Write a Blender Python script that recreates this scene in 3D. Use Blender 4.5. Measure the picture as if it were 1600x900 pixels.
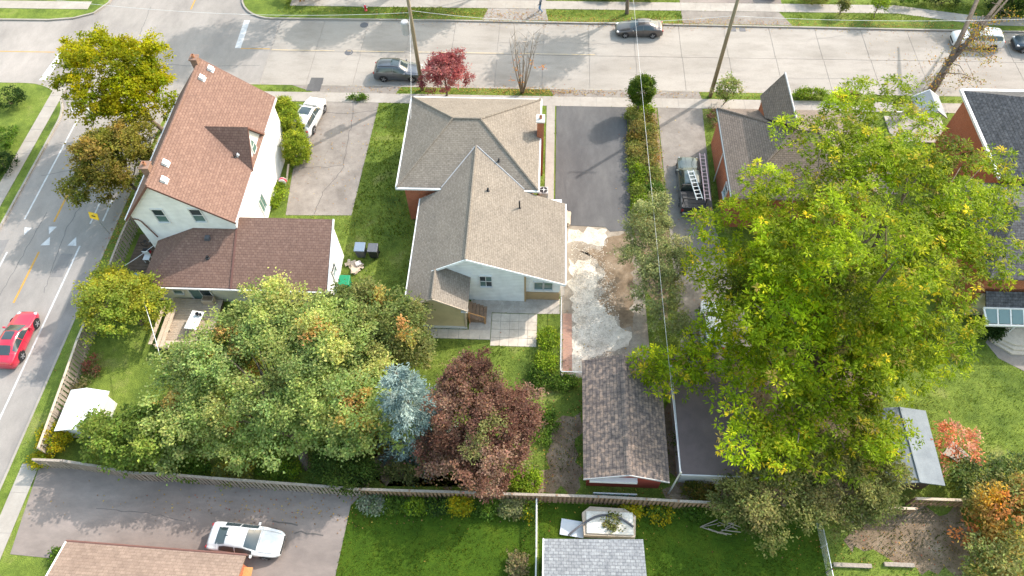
import bpy, math, random
import numpy as np
from mathutils import Vector, Matrix

for o in list(bpy.data.objects): bpy.data.objects.remove(o)
scene = bpy.context.scene
C = scene.collection
rad = math.radians

# ------------------------------------------------------------------ camera
CAM_H = 46.0; FPX = 1100.0
PITCH, ROLL, YAW = rad(57.2), rad(-1.7), rad(-3.9)
_fh = Vector((math.sin(YAW), math.cos(YAW), 0)); _rt = Vector((math.cos(YAW), -math.sin(YAW), 0)); _up = Vector((0, 0, 1))
_fw = _fh*math.cos(PITCH) - _up*math.sin(PITCH); _cu = _fh*math.sin(PITCH) + _up*math.cos(PITCH)
_r = _rt*math.cos(ROLL) + _cu*math.sin(ROLL); _u = -_rt*math.sin(ROLL) + _cu*math.cos(ROLL)
cam_d = bpy.data.cameras.new('camera'); cam = bpy.data.objects.new('camera', cam_d); C.objects.link(cam)
cam.matrix_world = Matrix(((_r.x, _u.x, -_fw.x, 0), (_r.y, _u.y, -_fw.y, 0), (_r.z, _u.z, -_fw.z, CAM_H), (0, 0, 0, 1)))
cam_d.sensor_width = 36; cam_d.lens = 36*FPX/1600; cam_d.clip_end = 3000; cam_d.clip_start = .5
scene.camera = cam

# ------------------------------------------------------------------ light
SUN_AZ = math.atan2(.77, .64)          # clockwise from +y
SUN_EL = rad(38)
world = bpy.data.worlds.new('World'); scene.world = world; world.use_nodes = True
wn = world.node_tree.nodes; wl = world.node_tree.links
sky = wn.new('ShaderNodeTexSky'); sky.sky_type = 'NISHITA'; sky.sun_disc = False
sky.sun_elevation = SUN_EL; sky.sun_rotation = SUN_AZ; sky.air_density = 2.2; sky.dust_density = 2.6; sky.ozone_density = 1.0
wl.new(sky.outputs[0], wn['Background'].inputs[0]); wn['Background'].inputs[1].default_value = .15
sun_d = bpy.data.lights.new('sun', 'SUN'); sun = bpy.data.objects.new('sun', sun_d); C.objects.link(sun)
sun_d.energy = 2.0; sun_d.angle = rad(.6); sun_d.color = (1, .93, .86)
sd = Vector((math.sin(SUN_AZ)*math.cos(SUN_EL), math.cos(SUN_AZ)*math.cos(SUN_EL), math.sin(SUN_EL)))
sun.rotation_euler = sd.to_track_quat('Z', 'Y').to_euler(); sun.location = (30, 30, 60)
vs = scene.view_settings; vs.view_transform = 'Standard'; vs.look = 'None'; vs.gamma = 1; vs.use_curve_mapping = False
vs.exposure = 1.54
scene.render.engine = 'CYCLES'

# ------------------------------------------------------------------ helpers
def G(px, py, z=0.0):
    """ground (or height z) point under a photograph pixel"""
    d = _r*((px-800)/FPX) - _u*((py-450)/FPX) + _fw
    t = (z-CAM_H)/d.z
    return (d.x*t, d.y*t, z)
def GP(pts, z=0.0): return [G(a, b, z)[:2] for a, b in pts]

def nt(m):
    m.use_nodes = True
    return m.node_tree.nodes, m.node_tree.links, m.node_tree.nodes['Principled BSDF']
MATS = {}
def plain(name, col, rough=.6, metal=0, spec=.4, coat=0):
    m = bpy.data.materials.new(name); n, l, b = nt(m)
    tc = n.new('ShaderNodeTexCoord'); no = n.new('ShaderNodeTexNoise'); no.inputs['Scale'].default_value = 3.0; no.inputs['Detail'].default_value = 4
    l.new(tc.outputs['Object'], no.inputs['Vector'])
    mx = n.new('ShaderNodeMixRGB'); mx.inputs[1].default_value = (*[c*.88 for c in col], 1); mx.inputs[2].default_value = (*[min(1, c*1.1) for c in col], 1)
    l.new(no.outputs['Fac'], mx.inputs[0]); l.new(mx.outputs[0], b.inputs['Base Color'])
    b.inputs['Roughness'].default_value = rough; b.inputs['Metallic'].default_value = metal
    b.inputs['Specular IOR Level'].default_value = spec; b.inputs['Coat Weight'].default_value = coat
    if coat: b.inputs['Coat Roughness'].default_value = .06
    MATS[name] = m; return m
def ramp(n, stops):
    r = n.new('ShaderNodeValToRGB'); e = r.color_ramp.elements
    while len(e) < len(stops): e.new(.5)
    for i, (p, c) in enumerate(stops):
        e[i].position = p; e[i].color = (*c, 1)
    return r
def mottled(name, stops, scale, rough=.9, bump=.3, fine=40, stretch=(1, 1, 1), stops2=None, scale2=3, bumpdist=.02, amt2=.5, finemix=.35):
    """layered noise: a broad stain field, a finer one and grain with relief"""
    m = bpy.data.materials.new(name); n, l, b = nt(m)
    g = n.new('ShaderNodeNewGeometry'); mp = n.new('ShaderNodeMapping'); mp.inputs['Scale'].default_value = stretch
    l.new(g.outputs['Position'], mp.inputs[0])
    a = n.new('ShaderNodeTexNoise'); a.inputs['Scale'].default_value = scale; a.inputs['Detail'].default_value = 9; a.inputs['Roughness'].default_value = .62
    l.new(mp.outputs[0], a.inputs['Vector'])
    r1 = ramp(n, stops); l.new(a.outputs['Fac'], r1.inputs[0])
    out = r1.outputs[0]
    if stops2:
        c = n.new('ShaderNodeTexNoise'); c.inputs['Scale'].default_value = scale2; c.inputs['Detail'].default_value = 8; c.inputs['Roughness'].default_value = .7
        l.new(mp.outputs[0], c.inputs['Vector'])
        r2 = ramp(n, stops2); l.new(c.outputs['Fac'], r2.inputs[0])
        mx = n.new('ShaderNodeMixRGB'); mx.blend_type = 'MULTIPLY'; mx.inputs[0].default_value = amt2
        l.new(out, mx.inputs[1]); l.new(r2.outputs[0], mx.inputs[2]); out = mx.outputs[0]
    f = n.new('ShaderNodeTexNoise'); f.inputs['Scale'].default_value = fine; f.inputs['Detail'].default_value = 4
    l.new(g.outputs['Position'], f.inputs['Vector'])
    r3 = ramp(n, [(.3, (.55, .55, .55)), (.7, (1.4, 1.4, 1.4))]); l.new(f.outputs['Fac'], r3.inputs[0])
    m2 = n.new('ShaderNodeMixRGB'); m2.blend_type = 'MULTIPLY'; m2.inputs[0].default_value = finemix
    l.new(out, m2.inputs[1]); l.new(r3.outputs[0], m2.inputs[2]); l.new(m2.outputs[0], b.inputs['Base Color'])
    bp = n.new('ShaderNodeBump'); bp.inputs['Strength'].default_value = bump; bp.inputs['Distance'].default_value = bumpdist
    l.new(f.outputs['Fac'], bp.inputs['Height']); l.new(bp.outputs[0], b.inputs['Normal'])
    b.inputs['Roughness'].default_value = rough; b.inputs['Specular IOR Level'].default_value = .25
    MATS[name] = m; return m
def bricky(name, c1, c2, mortar, bw, bh, ms=.02, rough=.9, bias=0, stain=.35, bump=.5, offset=.5, var=None, stain_scale=.6):
    """courses laid in the face's own metres (UV)"""
    m = bpy.data.materials.new(name); n, l, b = nt(m)
    tc = n.new('ShaderNodeTexCoord')
    br = n.new('ShaderNodeTexBrick'); br.inputs['Scale'].default_value = 1; br.inputs['Brick Width'].default_value = bw; br.inputs['Row Height'].default_value = bh
    br.inputs['Mortar Size'].default_value = ms; br.inputs['Mortar Smooth'].default_value = .4; br.inputs['Bias'].default_value = bias; br.offset = offset
    br.inputs['Color1'].default_value = (*c1, 1); br.inputs['Color2'].default_value = (*c2, 1); br.inputs['Mortar'].default_value = (*mortar, 1)
    l.new(tc.outputs['UV'], br.inputs['Vector'])
    out = br.outputs['Color']
    if var:   # blended shingle colours, some tabs quite different
        wn_ = n.new('ShaderNodeTexNoise'); wn_.inputs['Scale'].default_value = var[0]; wn_.inputs['Detail'].default_value = 2
        l.new(tc.outputs['UV'], wn_.inputs['Vector'])
        rv = ramp(n, var[1]); l.new(wn_.outputs['Fac'], rv.inputs[0])
        mv = n.new('ShaderNodeMixRGB'); mv.blend_type = 'MULTIPLY'; mv.inputs[0].default_value = var[2]
        l.new(out, mv.inputs[1]); l.new(rv.outputs[0], mv.inputs[2]); out = mv.outputs[0]
    g = n.new('ShaderNodeNewGeometry')
    a = n.new('ShaderNodeTexNoise'); a.inputs['Scale'].default_value = stain_scale; a.inputs['Detail'].default_value = 8; a.inputs['Roughness'].default_value = .65
    l.new(g.outputs['Position'], a.inputs['Vector'])
    r = ramp(n, [(.3, (.72, .71, .7)), (.7, (1.18, 1.17, 1.15))]); l.new(a.outputs['Fac'], r.inputs[0])
    mx = n.new('ShaderNodeMixRGB'); mx.blend_type = 'MULTIPLY'; mx.inputs[0].default_value = stain
    l.new(out, mx.inputs[1]); l.new(r.outputs[0], mx.inputs[2])
    f = n.new('ShaderNodeTexNoise'); f.inputs['Scale'].default_value = 22; f.inputs['Detail'].default_value = 3
    l.new(g.outputs['Position'], f.inputs['Vector'])
    r3 = ramp(n, [(.3, (.6, .6, .6)), (.7, (1.35, 1.35, 1.35))]); l.new(f.outputs['Fac'], r3.inputs[0])
    m2 = n.new('ShaderNodeMixRGB'); m2.blend_type = 'MULTIPLY'; m2.inputs[0].default_value = .4
    l.new(mx.outputs[0], m2.inputs[1]); l.new(r3.outputs[0], m2.inputs[2]); l.new(m2.outputs[0], b.inputs['Base Color'])
    bp = n.new('ShaderNodeBump'); bp.inputs['Strength'].default_value = bump; bp.inputs['Distance'].default_value = .02; bp.invert = True
    l.new(br.outputs['Fac'], bp.inputs['Height']); l.new(bp.outputs[0], b.inputs['Normal'])
    b.inputs['Roughness'].default_value = rough; b.inputs['Specular IOR Level'].default_value = .25
    MATS[name] = m; return m
def siding(name, col, lap=.16, rough=.55):
    m = bpy.data.materials.new(name); n, l, b = nt(m)
    tc = n.new('ShaderNodeTexCoord'); sp = n.new('ShaderNodeSeparateXYZ'); l.new(tc.outputs['UV'], sp.inputs[0])
    md = n.new('ShaderNodeMath'); md.operation = 'DIVIDE'; md.inputs[1].default_value = lap; l.new(sp.outputs[1], md.inputs[0])
    fr = n.new('ShaderNodeMath'); fr.operation = 'FRACT'; l.new(md.outputs[0], fr.inputs[0])
    r = ramp(n, [(0, (.45, .45, .45)), (.2, (1, 1, 1)), (1, (1, 1, 1))]); l.new(fr.outputs[0], r.inputs[0])
    g = n.new('ShaderNodeNewGeometry'); a = n.new('ShaderNodeTexNoise'); a.inputs['Scale'].default_value = 1.3; a.inputs['Detail'].default_value = 7
    l.new(g.outputs['Position'], a.inputs['Vector'])
    ra = ramp(n, [(.3, tuple(c*.84 for c in col)), (.65, col)]); l.new(a.outputs['Fac'], ra.inputs[0])
    mx = n.new('ShaderNodeMixRGB'); mx.blend_type = 'MULTIPLY'; mx.inputs[0].default_value = .75
    l.new(ra.outputs[0], mx.inputs[1]); l.new(r.outputs[0], mx.inputs[2]); l.new(mx.outputs[0], b.inputs['Base Color'])
    bp = n.new('ShaderNodeBump'); bp.inputs['Strength'].default_value = .6; bp.inputs['Distance'].default_value = .015; bp.invert = True
    l.new(fr.outputs[0], bp.inputs['Height']); l.new(bp.outputs[0], b.inputs['Normal'])
    b.inputs['Roughness'].default_value = rough; b.inputs['Specular IOR Level'].default_value = .3
    MATS[name] = m; return m
def leafmat(name, trans=.45, rough=.5):
    m = bpy.data.materials.new(name); n, l, b = nt(m)
    at = n.new('ShaderNodeAttribute'); at.attribute_name = 'Col'
    l.new(at.outputs['Color'], b.inputs['Base Color']); b.inputs['Roughness'].default_value = rough; b.inputs['Specular IOR Level'].default_value = .1
    tr = n.new('ShaderNodeBsdfTranslucent'); hs = n.new('ShaderNodeHueSaturation'); hs.inputs['Saturation'].default_value = 1.15; hs.inputs['Value'].default_value = 1.5
    l.new(at.outputs['Color'], hs.inputs['Color']); l.new(hs.outputs[0], tr.inputs[0])
    mx = n.new('ShaderNodeMixShader'); mx.inputs[0].default_value = trans
    l.new(b.outputs[0], mx.inputs[1]); l.new(tr.outputs[0], mx.inputs[2]); l.new(mx.outputs[0], n['Material Output'].inputs[0])
    MATS[name] = m; return m

# surfaces
GRASS = mottled('grass_ground', [(.27, (.05, .085, .014)), (.42, (.10, .145, .022)), (.56, (.145, .195, .03)), (.74, (.23, .225, .08))], .38, 1, .8, 14, stops2=[(.25, (.5, .52, .42)), (.55, (1, 1, 1)), (.75, (1.4, 1.25, 1.15))], scale2=2.0, bumpdist=.06, amt2=.85, finemix=.75)
GRASS_B = mottled('mown_grass', [(.3, (0.028, 0.060, 0.002)), (.5, (0.046, 0.090, 0.004)), (.72, (0.074, 0.108, 0.006))], .5, 1, .8, 16, stops2=[(.3, (.6, .62, .55)), (.65, (1.05, 1.05, 1))], scale2=3, bumpdist=.05, amt2=.6, finemix=.6)
CONC = mottled('concrete_road', [(.3, (0.243, 0.218, 0.191)), (.5, (0.304, 0.275, 0.245)), (.7, (0.341, 0.308, 0.274))], .22, .9, .12, 30, stretch=(.35, 1, 1), stops2=[(.28, (.66, .64, .62)), (.52, (1, 1, 1)), (.7, (1.06, 1.06, 1.06))], scale2=.9, amt2=.6)
WALK = mottled('concrete_walk', [(.3, (0.291, 0.260, 0.229)), (.7, (0.372, 0.341, 0.304))], .6, .9, .15, 35, stops2=[(.3, (.8, .79, .78)), (.6, (1, 1, 1))], scale2=2.5, amt2=.5)
KERB = mottled('concrete_kerb', [(.3, (0.248, 0.223, 0.192)), (.7, (0.341, 0.310, 0.273))], .8, .9, .15, 35)
DRIVE = mottled('old_concrete_drive', [(.28, (0.180, 0.159, 0.141)), (.5, (0.240, 0.213, 0.189)), (.72, (0.282, 0.252, 0.222))], .45, .92, .2, 30, stops2=[(.3, (.66, .64, .62)), (.6, (1, 1, 1))], scale2=1.5, amt2=.7)
ASPH = mottled('old_asphalt', [(.28, (0.201, 0.182, 0.170)), (.5, (0.275, 0.251, 0.230)), (.74, (0.342, 0.308, 0.283))], .16, .92, .25, 45, stretch=(1, .5, 1), stops2=[(.3, (.78, .78, .78)), (.62, (1.05, 1.05, 1.05))], scale2=1.2, amt2=.6)
ASPH_NEW = mottled('dark_asphalt', [(.3, (0.078, 0.076, 0.078)), (.55, (0.106, 0.103, 0.103)), (.75, (0.138, 0.133, 0.129))], .5, .85, .3, 50, stretch=(1, .35, 1), stops2=[(.3, (.8, .8, .8)), (.7, (1.1, 1.1, 1.1))], scale2=2.5, amt2=.6)
ASPH_MID = mottled('grey_asphalt', [(.28, (0.157, 0.134, 0.124)), (.5, (0.224, 0.189, 0.171)), (.74, (0.294, 0.247, 0.223))], .3, .92, .3, 45, stretch=(.5, 1, 1), stops2=[(.3, (.75, .74, .73)), (.62, (1.08, 1.06, 1.04))], scale2=1.4, amt2=.7)
SOIL = mottled('bare_soil', [(.28, (0.120, 0.085, 0.055)), (.5, (0.212, 0.156, 0.106)), (.72, (0.331, 0.262, 0.193))], .7, 1, .6, 22, stops2=[(.3, (.6, .6, .58)), (.65, (1.1, 1.08, 1.05))], scale2=3, bumpdist=.04, amt2=.7)
SOIL_P = mottled('pale_worn_soil', [(.25, (.17, .135, .10)), (.45, (.27, .23, .185)), (.62, (.34, .30, .25)), (.75, (.38, .345, .30))], .45, 1, .6, 20, stops2=[(.3, (.66, .62, .58)), (.62, (1.08, 1.07, 1.05))], scale2=2.4, bumpdist=.04, amt2=.7)
GRAVEL = mottled('pale_gravel', [(.28, (0.405, 0.348, 0.280)), (.48, (0.558, 0.496, 0.417)), (.7, (0.654, 0.594, 0.502))], .8, 1, .8, 26, stops2=[(.28, (.55, .52, .47)), (.55, (1, 1, 1))], scale2=2.2, bumpdist=.04, amt2=.75, finemix=.5)
PATIO = mottled('worn_patio', [(.3, (0.356, 0.321, 0.277)), (.7, (0.524, 0.470, 0.412))], .8, .9, .15, 30, stops2=[(.3, (.62, .61, .6)), (.62, (1, 1, 1))], scale2=1.8, amt2=.7)
SLAB = mottled('paving_slab', [(.3, (0.474, 0.410, 0.338)), (.7, (0.619, 0.549, 0.457))], .9, .9, .15, 30, stops2=[(.3, (.7, .68, .65)), (.6, (1, 1, 1))], scale2=2.6, amt2=.6)
WHITE_LINE = mottled('road_paint_white', [(.3, (0.374, 0.374, 0.382)), (.6, (0.533, 0.533, 0.533))], 2.5, .8, .1, 30)
YEL_LINE = mottled('road_paint_yellow', [(.3, (0.360, 0.218, 0.065)), (.6, (0.490, 0.277, 0.060))], 2.5, .8, .1, 30)
TAR = plain('tar_joint', (.10, .09, .085), .9)
TARSEAL = plain('crack_seal', (.13, .125, .12), .8)
ASPH_R = mottled('repair_asphalt', [(.3, (.17, .16, .155)), (.7, (.25, .235, .225))], .5, .92, .25, 45)
TAR_L = plain('pale_joint', (0.293, 0.264, 0.238), .9)
# roofs and walls
BROWN = bricky('brown_red_shingle', (0.228, 0.141, 0.111), (0.186, 0.113, 0.090), (0.129, 0.078, 0.063), .30, .20, .02, bias=.1, var=(4, [(.36, (.82, .78, .76)), (.58, (1, 1, 1)), (.68, (1.4, 1.45, 1.45))], .45), stain=.3)
TAUPE = bricky('taupe_shingle', (.232, .200, .166), (.198, .170, .140), (.135, .114, .094), .30, .15, .014, bias=0, var=(5.5, [(.3, (.80, .80, .80)), (.65, (1.16, 1.16, 1.16))], .85), stain=.45, bump=.35)
GAR = bricky('mixed_brown_shingle', (0.184, 0.148, 0.128), (0.128, 0.108, 0.100), (0.068, 0.060, 0.056), .42, .24, .02, var=(3.2, [(.36, (.62, .62, .66)), (.5, (.95, .93, .92)), (.62, (1.55, 1.4, 1.25))], .95), stain=.5)
SLATE = bricky('slate_shingle', (0.095, 0.095, 0.102), (0.063, 0.065, 0.073), (0.036, 0.035, 0.037), .34, .2, .018, var=(4, [(.35, (.7, .7, .7)), (.65, (1.5, 1.5, 1.5))], .8), stain=.4)
GREYSH = bricky('pale_grey_shingle', (0.250, 0.262, 0.274), (0.192, 0.202, 0.218), (0.128, 0.136, 0.145), .3, .2, .02, var=(4, [(.35, (.78, .78, .8)), (.65, (1.15, 1.15, 1.15))], .9), stain=.5)
DARKROOF = mottled('dark_felt_roof', [(.3, (0.086, 0.066, 0.065)), (.7, (0.132, 0.100, 0.096))], .6, .9, .3, 40)
RUSTROOF = bricky('faded_brown_shingle', (0.259, 0.191, 0.153), (0.216, 0.157, 0.126), (0.158, 0.115, 0.090), .34, .2, .012, var=(3, [(.3, (.85, .85, .85)), (.7, (1.12, 1.12, 1.12))], .7), stain=.6, stain_scale=.35)
TAUPE_W = bricky('warm_brown_shingle', (.205, .165, .140), (.165, .132, .112), (.10, .08, .068), .30, .17, .018, var=(4.5, [(.3, (.82, .82, .82)), (.65, (1.12, 1.12, 1.12))], .8), stain=.4)
DULLBRICK = bricky('dull_brick', (.26, .15, .11), (.20, .115, .085), (.30, .23, .19), .22, .075, .01, stain=.5)
SLATE_L = mottled('pale_slate', [(.3, (.22, .24, .26)), (.7, (.30, .32, .34))], 1.0, .8, .2, 25)
BRICK = bricky('orange_brick', (.40, .12, .055), (.32, .09, .042), (.42, .26, .18), .22, .075, .008, stain=.3)
WSIDE = siding('white_siding', (.84, .83, .82))
BSIDE = siding('pale_blue_siding', (.84, .86, .85), .2)
YSIDE = siding('tan_yellow_siding', (.68, .55, .33), .14)
CSIDE = siding('cream_siding', (.66, .62, .50), .16)
REDWOOD = siding('red_painted_board', (.34, .07, .05), .18)
PALEWALL = plain('pale_render', (0.510, 0.497, 0.468), .85)
TRIM_W = plain('white_trim', (.66, .66, .65), .5)
TRIM_B = plain('brown_trim', (.15, .07, .055), .6)
TRIM_G = plain('slate_blue_trim', (0.150, 0.180, 0.200), .6)
FLASH = plain('grey_flashing', (.36, .36, .37), .5)
TAN = plain('tan_panel', (.40, .28, .15), .7)
GLASS = plain('window_glass', (.035, .05, .055), .06, spec=.9)
GLASS_G = plain('greenish_glass', (.10, .17, .16), .08, spec=.9)
BLACK = plain('black_plastic', (.018, .018, .02), .5)
DGREY = plain('dark_grey_metal', (.09, .09, .10), .5)
METAL = plain('grey_metal', (.45, .46, .47), .4, .6)
ALU = plain('aluminium', (.72, .73, .74), .35, .5)
WOOD_OLD = mottled('weathered_wood', [(.3, (0.235, 0.196, 0.161)), (.7, (0.362, 0.313, 0.265))], 2, .9, .3, 20, stretch=(3, 3, .4))
WOOD_BR = mottled('brown_wood', [(.3, (.20, .125, .08)), (.7, (.32, .215, .145))], 2, .9, .3, 20, stretch=(3, 3, .4))
WOOD_DK = mottled('dark_wood', [(.3, (.085, .062, .045)), (.7, (.15, .11, .08))], 2, .9, .3, 20)
WOOD_PALE = mottled('pale_wood', [(.3, (0.414, 0.332, 0.252)), (.7, (0.540, 0.450, 0.350))], 2, .9, .3, 20)
WOOD_OR = mottled('orange_wood', [(.3, (.42, .21, .08)), (.7, (.55, .29, .12))], 2, .8, .2, 20)
DECKW = mottled('deck_wood', [(.3, (.33, .26, .195)), (.7, (.44, .36, .28))], 2, .9, .3, 20)
POLE = mottled('pole_wood', [(.3, (.19, .155, .10)), (.7, (.29, .24, .16))], 1.5, .9, .3, 18, stretch=(4, 4, .3))
BARK = mottled('bark', [(.3, (.10, .075, .055)), (.7, (.20, .16, .125))], 2.5, 1, .8, 14, stretch=(2, 2, .5), bumpdist=.05)
BARK_L = mottled('pale_bark', [(.3, (.24, .20, .165)), (.7, (.38, .33, .28))], 2.5, 1, .8, 14, bumpdist=.04)
BRICKPAVE = bricky('paver_brick', (.44, .24, .17), (.36, .20, .15), (.34, .27, .22), .22, .11, .012, stain=.5)
LEAF = leafmat('leaf'); LEAF_N = leafmat('needle', .18, .6); LEAF_D = leafmat('grass_blade', .3, .7)

def link(o, parent=None):
    C.objects.link(o)
    if parent is not None: o.parent = parent
    return o
ORG = {}
def origin(o):
    v = Vector((0, 0, 0))
    while o is not None:
        v = v + ORG.get(o.name, Vector((0, 0, 0))); o = o.parent
    return v
def thing(name, label, cat, loc=(0, 0, 0), rotz=0, group=None):
    o = bpy.data.objects.new(name, None); link(o); o.empty_display_size = .3
    o.location = loc; o.rotation_euler = (0, 0, rotz); ORG[o.name] = Vector(loc)
    o['label'] = label; o['category'] = cat
    if group: o['group'] = group
    return o
def tag(o, label, cat, group=None):
    o['label'] = label; o['category'] = cat
    if group: o['group'] = group
    return o
def stuff(o, label=None):
    o['kind'] = 'stuff'
    if label: o['label'] = label
    return o
def struct(o, label=None):
    o['kind'] = 'structure'
    if label: o['label'] = label
    return o

class MB:
    def __init__(s): s.v = []; s.f = []
    def add(s, vs, fs):
        k = len(s.v); s.v += [tuple(map(float, p)) for p in vs]; s.f += [tuple(i+k for i in f) for f in fs]; return s
    def box(s, x0, x1, y0, y1, z0, z1):
        return s.add([(x0, y0, z0), (x1, y0, z0), (x1, y1, z0), (x0, y1, z0), (x0, y0, z1), (x1, y0, z1), (x1, y1, z1), (x0, y1, z1)],
                     [(0, 3, 2, 1), (4, 5, 6, 7), (0, 1, 5, 4), (1, 2, 6, 5), (2, 3, 7, 6), (3, 0, 4, 7)])
    def rbox(s, c, size, rz=0, rx=0, ry=0):
        M = Matrix.Rotation(rz, 3, 'Z') @ Matrix.Rotation(ry, 3, 'Y') @ Matrix.Rotation(rx, 3, 'X')
        a, b_, d = [q/2 for q in size]; pts = []
        for z in (-d, d):
            for x, y in ((-a, -b_), (a, -b_), (a, b_), (-a, b_)):
                pts.append(Vector(c) + M @ Vector((x, y, z)))
        return s.add(pts, [(0, 3, 2, 1), (4, 5, 6, 7), (0, 1, 5, 4), (1, 2, 6, 5), (2, 3, 7, 6), (3, 0, 4, 7)])
    def prism(s, poly, z0, z1):
        n = len(poly)
        ar = sum(poly[i][0]*poly[(i+1) % n][1]-poly[(i+1) % n][0]*poly[i][1] for i in range(n))
        if ar < 0: poly = poly[::-1]
        vs_ = [(x, y, z0) for x, y in poly] + [(x, y, z1) for x, y in poly]
        return s.add(vs_, [tuple(range(n-1, -1, -1)), tuple(range(n, 2*n))] + [(i, (i+1) % n, n+(i+1) % n, n+i) for i in range(n)])
    def slab(s, poly3, t):
        """a sloped sheet with thickness t below its top polygon"""
        n = len(poly3); P = [Vector(p) for p in poly3]
        nn = Vector((0, 0, 0))
        for i in range(n): nn += P[i].cross(P[(i+1) % n])
        if nn.z < 0: P = P[::-1]
        Q = [p - Vector((0, 0, t)) for p in P]
        return s.add(P+Q, [tuple(range(n)), tuple(range(2*n-1, n-1, -1))] + [(i, n+i, n+(i+1) % n, (i+1) % n) for i in range(n)])
    def vwall(s, pts, nrm, t):
        """a vertical wall panel (polygon pts, seen from nrm) t thick behind its face"""
        n = len(pts); P = [Vector(p) for p in pts]; N = Vector(nrm).normalized()
        nn = Vector((0, 0, 0))
        for i in range(n): nn += P[i].cross(P[(i+1) % n])
        if nn.dot(N) < 0: P = P[::-1]
        Q = [p - N*t for p in P]
        return s.add(P+Q, [tuple(range(n)), tuple(range(2*n-1, n-1, -1))] + [(i, n+i, n+(i+1) % n, (i+1) % n) for i in range(n)])
    def tube(s, path, rads, seg=8, cap=True):
        P = [Vector(p) for p in path]; n = len(P)
        if not hasattr(rads, '__len__'): rads = [rads]*n
        k = len(s.v); ref = None
        for i in range(n):
            d = (P[min(i+1, n-1)]-P[max(i-1, 0)]).normalized()
            if ref is None: ref = Vector((1, 0, 0)) if abs(d.x) < .8 else Vector((0, 1, 0))
            a = (ref - d*ref.dot(d)).normalized(); ref = a; b_ = d.cross(a)
            for j in range(seg):
                t = 2*math.pi*j/seg; s.v.append(tuple(P[i]+(a*math.cos(t)+b_*math.sin(t))*rads[i]))
        for i in range(n-1):
            for j in range(seg):
                s.f.append((k+i*seg+j, k+i*seg+(j+1) % seg, k+(i+1)*seg+(j+1) % seg, k+(i+1)*seg+j))
        if cap:
            s.f.append(tuple(k+j for j in range(seg-1, -1, -1))); s.f.append(tuple(k+(n-1)*seg+j for j in range(seg)))
        return s
    def lathe(s, c, prof, seg=16):
        k = len(s.v); n = len(prof)
        for r_, z in prof:
            for j in range(seg):
                t = 2*math.pi*j/seg; s.v.append((c[0]+r_*math.cos(t), c[1]+r_*math.sin(t), c[2]+z))
        for i in range(n-1):
            for j in range(seg):
                s.f.append((k+i*seg+j, k+i*seg+(j+1) % seg, k+(i+1)*seg+(j+1) % seg, k+(i+1)*seg+j))
        s.f.append(tuple(k+j for j in range(seg-1, -1, -1))); s.f.append(tuple(k+(n-1)*seg+j for j in range(seg)))
        return s
    def build(s, name, mat, parent=None, smooth=False, local=False, bevel=0):
        off = Vector((0, 0, 0)) if (local or parent is None) else origin(parent)
        me = bpy.data.meshes.new(name)
        me.from_pydata([(p[0]-off.x, p[1]-off.y, p[2]-off.z) for p in s.v], [], s.f); me.update()
        uv = me.uv_layers.new(name='UVMap')
        for p in me.polygons:
            nn = p.normal
            t = Vector((0, 0, 1)).cross(nn)
            t = t.normalized() if t.length > .02 else Vector((1, 0, 0))
            b_ = nn.cross(t)
            for li in p.loop_indices:
                co = Vector(s.v[me.loops[li].vertex_index]); uv.data[li].uv = (co.dot(t), co.dot(b_))
            if smooth: p.use_smooth = True
        me.materials.append(mat if not isinstance(mat, str) else MATS[mat])
        o = bpy.data.objects.new(name, me); link(o, parent)
        if bevel:
            bm_ = o.modifiers.new('bevel', 'BEVEL'); bm_.width = bevel; bm_.segments = 2; bm_.limit_method = 'ANGLE'
        return o
def copy_part(src, parent, loc, rot=(0, 0, 0), scale=(1, 1, 1), name=None):
    c = src.copy(); link(c, parent); c.location = loc; c.rotation_euler = rot; c.scale = scale
    return c

PAVED = []      # plan polygons where no grass grows
def sheet(name, poly, z, mat, parent=None, thick=.15, kind=True, label=None, paved=True):
    o = MB().prism(poly, z-thick, z).build(name, mat, parent)
    if kind and parent is None: struct(o, label)
    if paved: PAVED.append(np.array(poly))
    return o
def rect(x0, x1, y0, y1): return [(x0, y0), (x1, y0), (x1, y1), (x0, y1)]
def arc(cx, cy, r, a0, a1, n=10): return [(cx+r*math.cos(rad(a0+(a1-a0)*i/n)), cy+r*math.sin(rad(a0+(a1-a0)*i/n))) for i in range(n+1)]
def strip(pts, w):
    """plan polygon of a band w wide along a polyline (to its left)"""
    P = [Vector(p) for p in pts]; out = []
    for i in range(len(P)):
        d = (P[min(i+1, len(P)-1)]-P[max(i-1, 0)]).normalized(); out.append(P[i]+Vector((-d.y, d.x))*w)
    return [tuple(p) for p in P], [tuple(p) for p in out]
def band(pts, w, z0, z1, name, mat, parent=None):
    a, b_ = strip(pts, w); m = MB(); n = len(a)
    m.add([(*p, z1) for p in a]+[(*p, z1) for p in b_]+[(*p, z0) for p in a]+[(*p, z0) for p in b_],
          [(i, i+1, n+i+1, n+i) for i in range(n-1)]+[(2*n+i, 2*n+i+1, i+1, i) for i in range(n-1)]+[(n+i, n+i+1, 3*n+i+1, 3*n+i) for i in range(n-1)]
          + [(0, n, 3*n, 2*n), (n-1, 3*n-1, 4*n-1, 2*n-1)])
    return m.build(name, mat, parent)

# ================================================================== the setting
rng = np.random.default_rng(7); random.seed(7)
RZ = -.12
struct(MB().prism(rect(-420, 420, -300, 600), -.6, -.22).build('ground', GRASS))
# carriageways: one asphalt sheet for the side road and crossing, concrete slabs east of it
roads = sheet('asphalt_road', rect(-120, -27.5, -60, 140), RZ-.004, ASPH, thick=.05)
conc = sheet('concrete_street', rect(-27.5, 140, 51.6, 63), RZ-.03, TAR_L, thick=.03)
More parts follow.
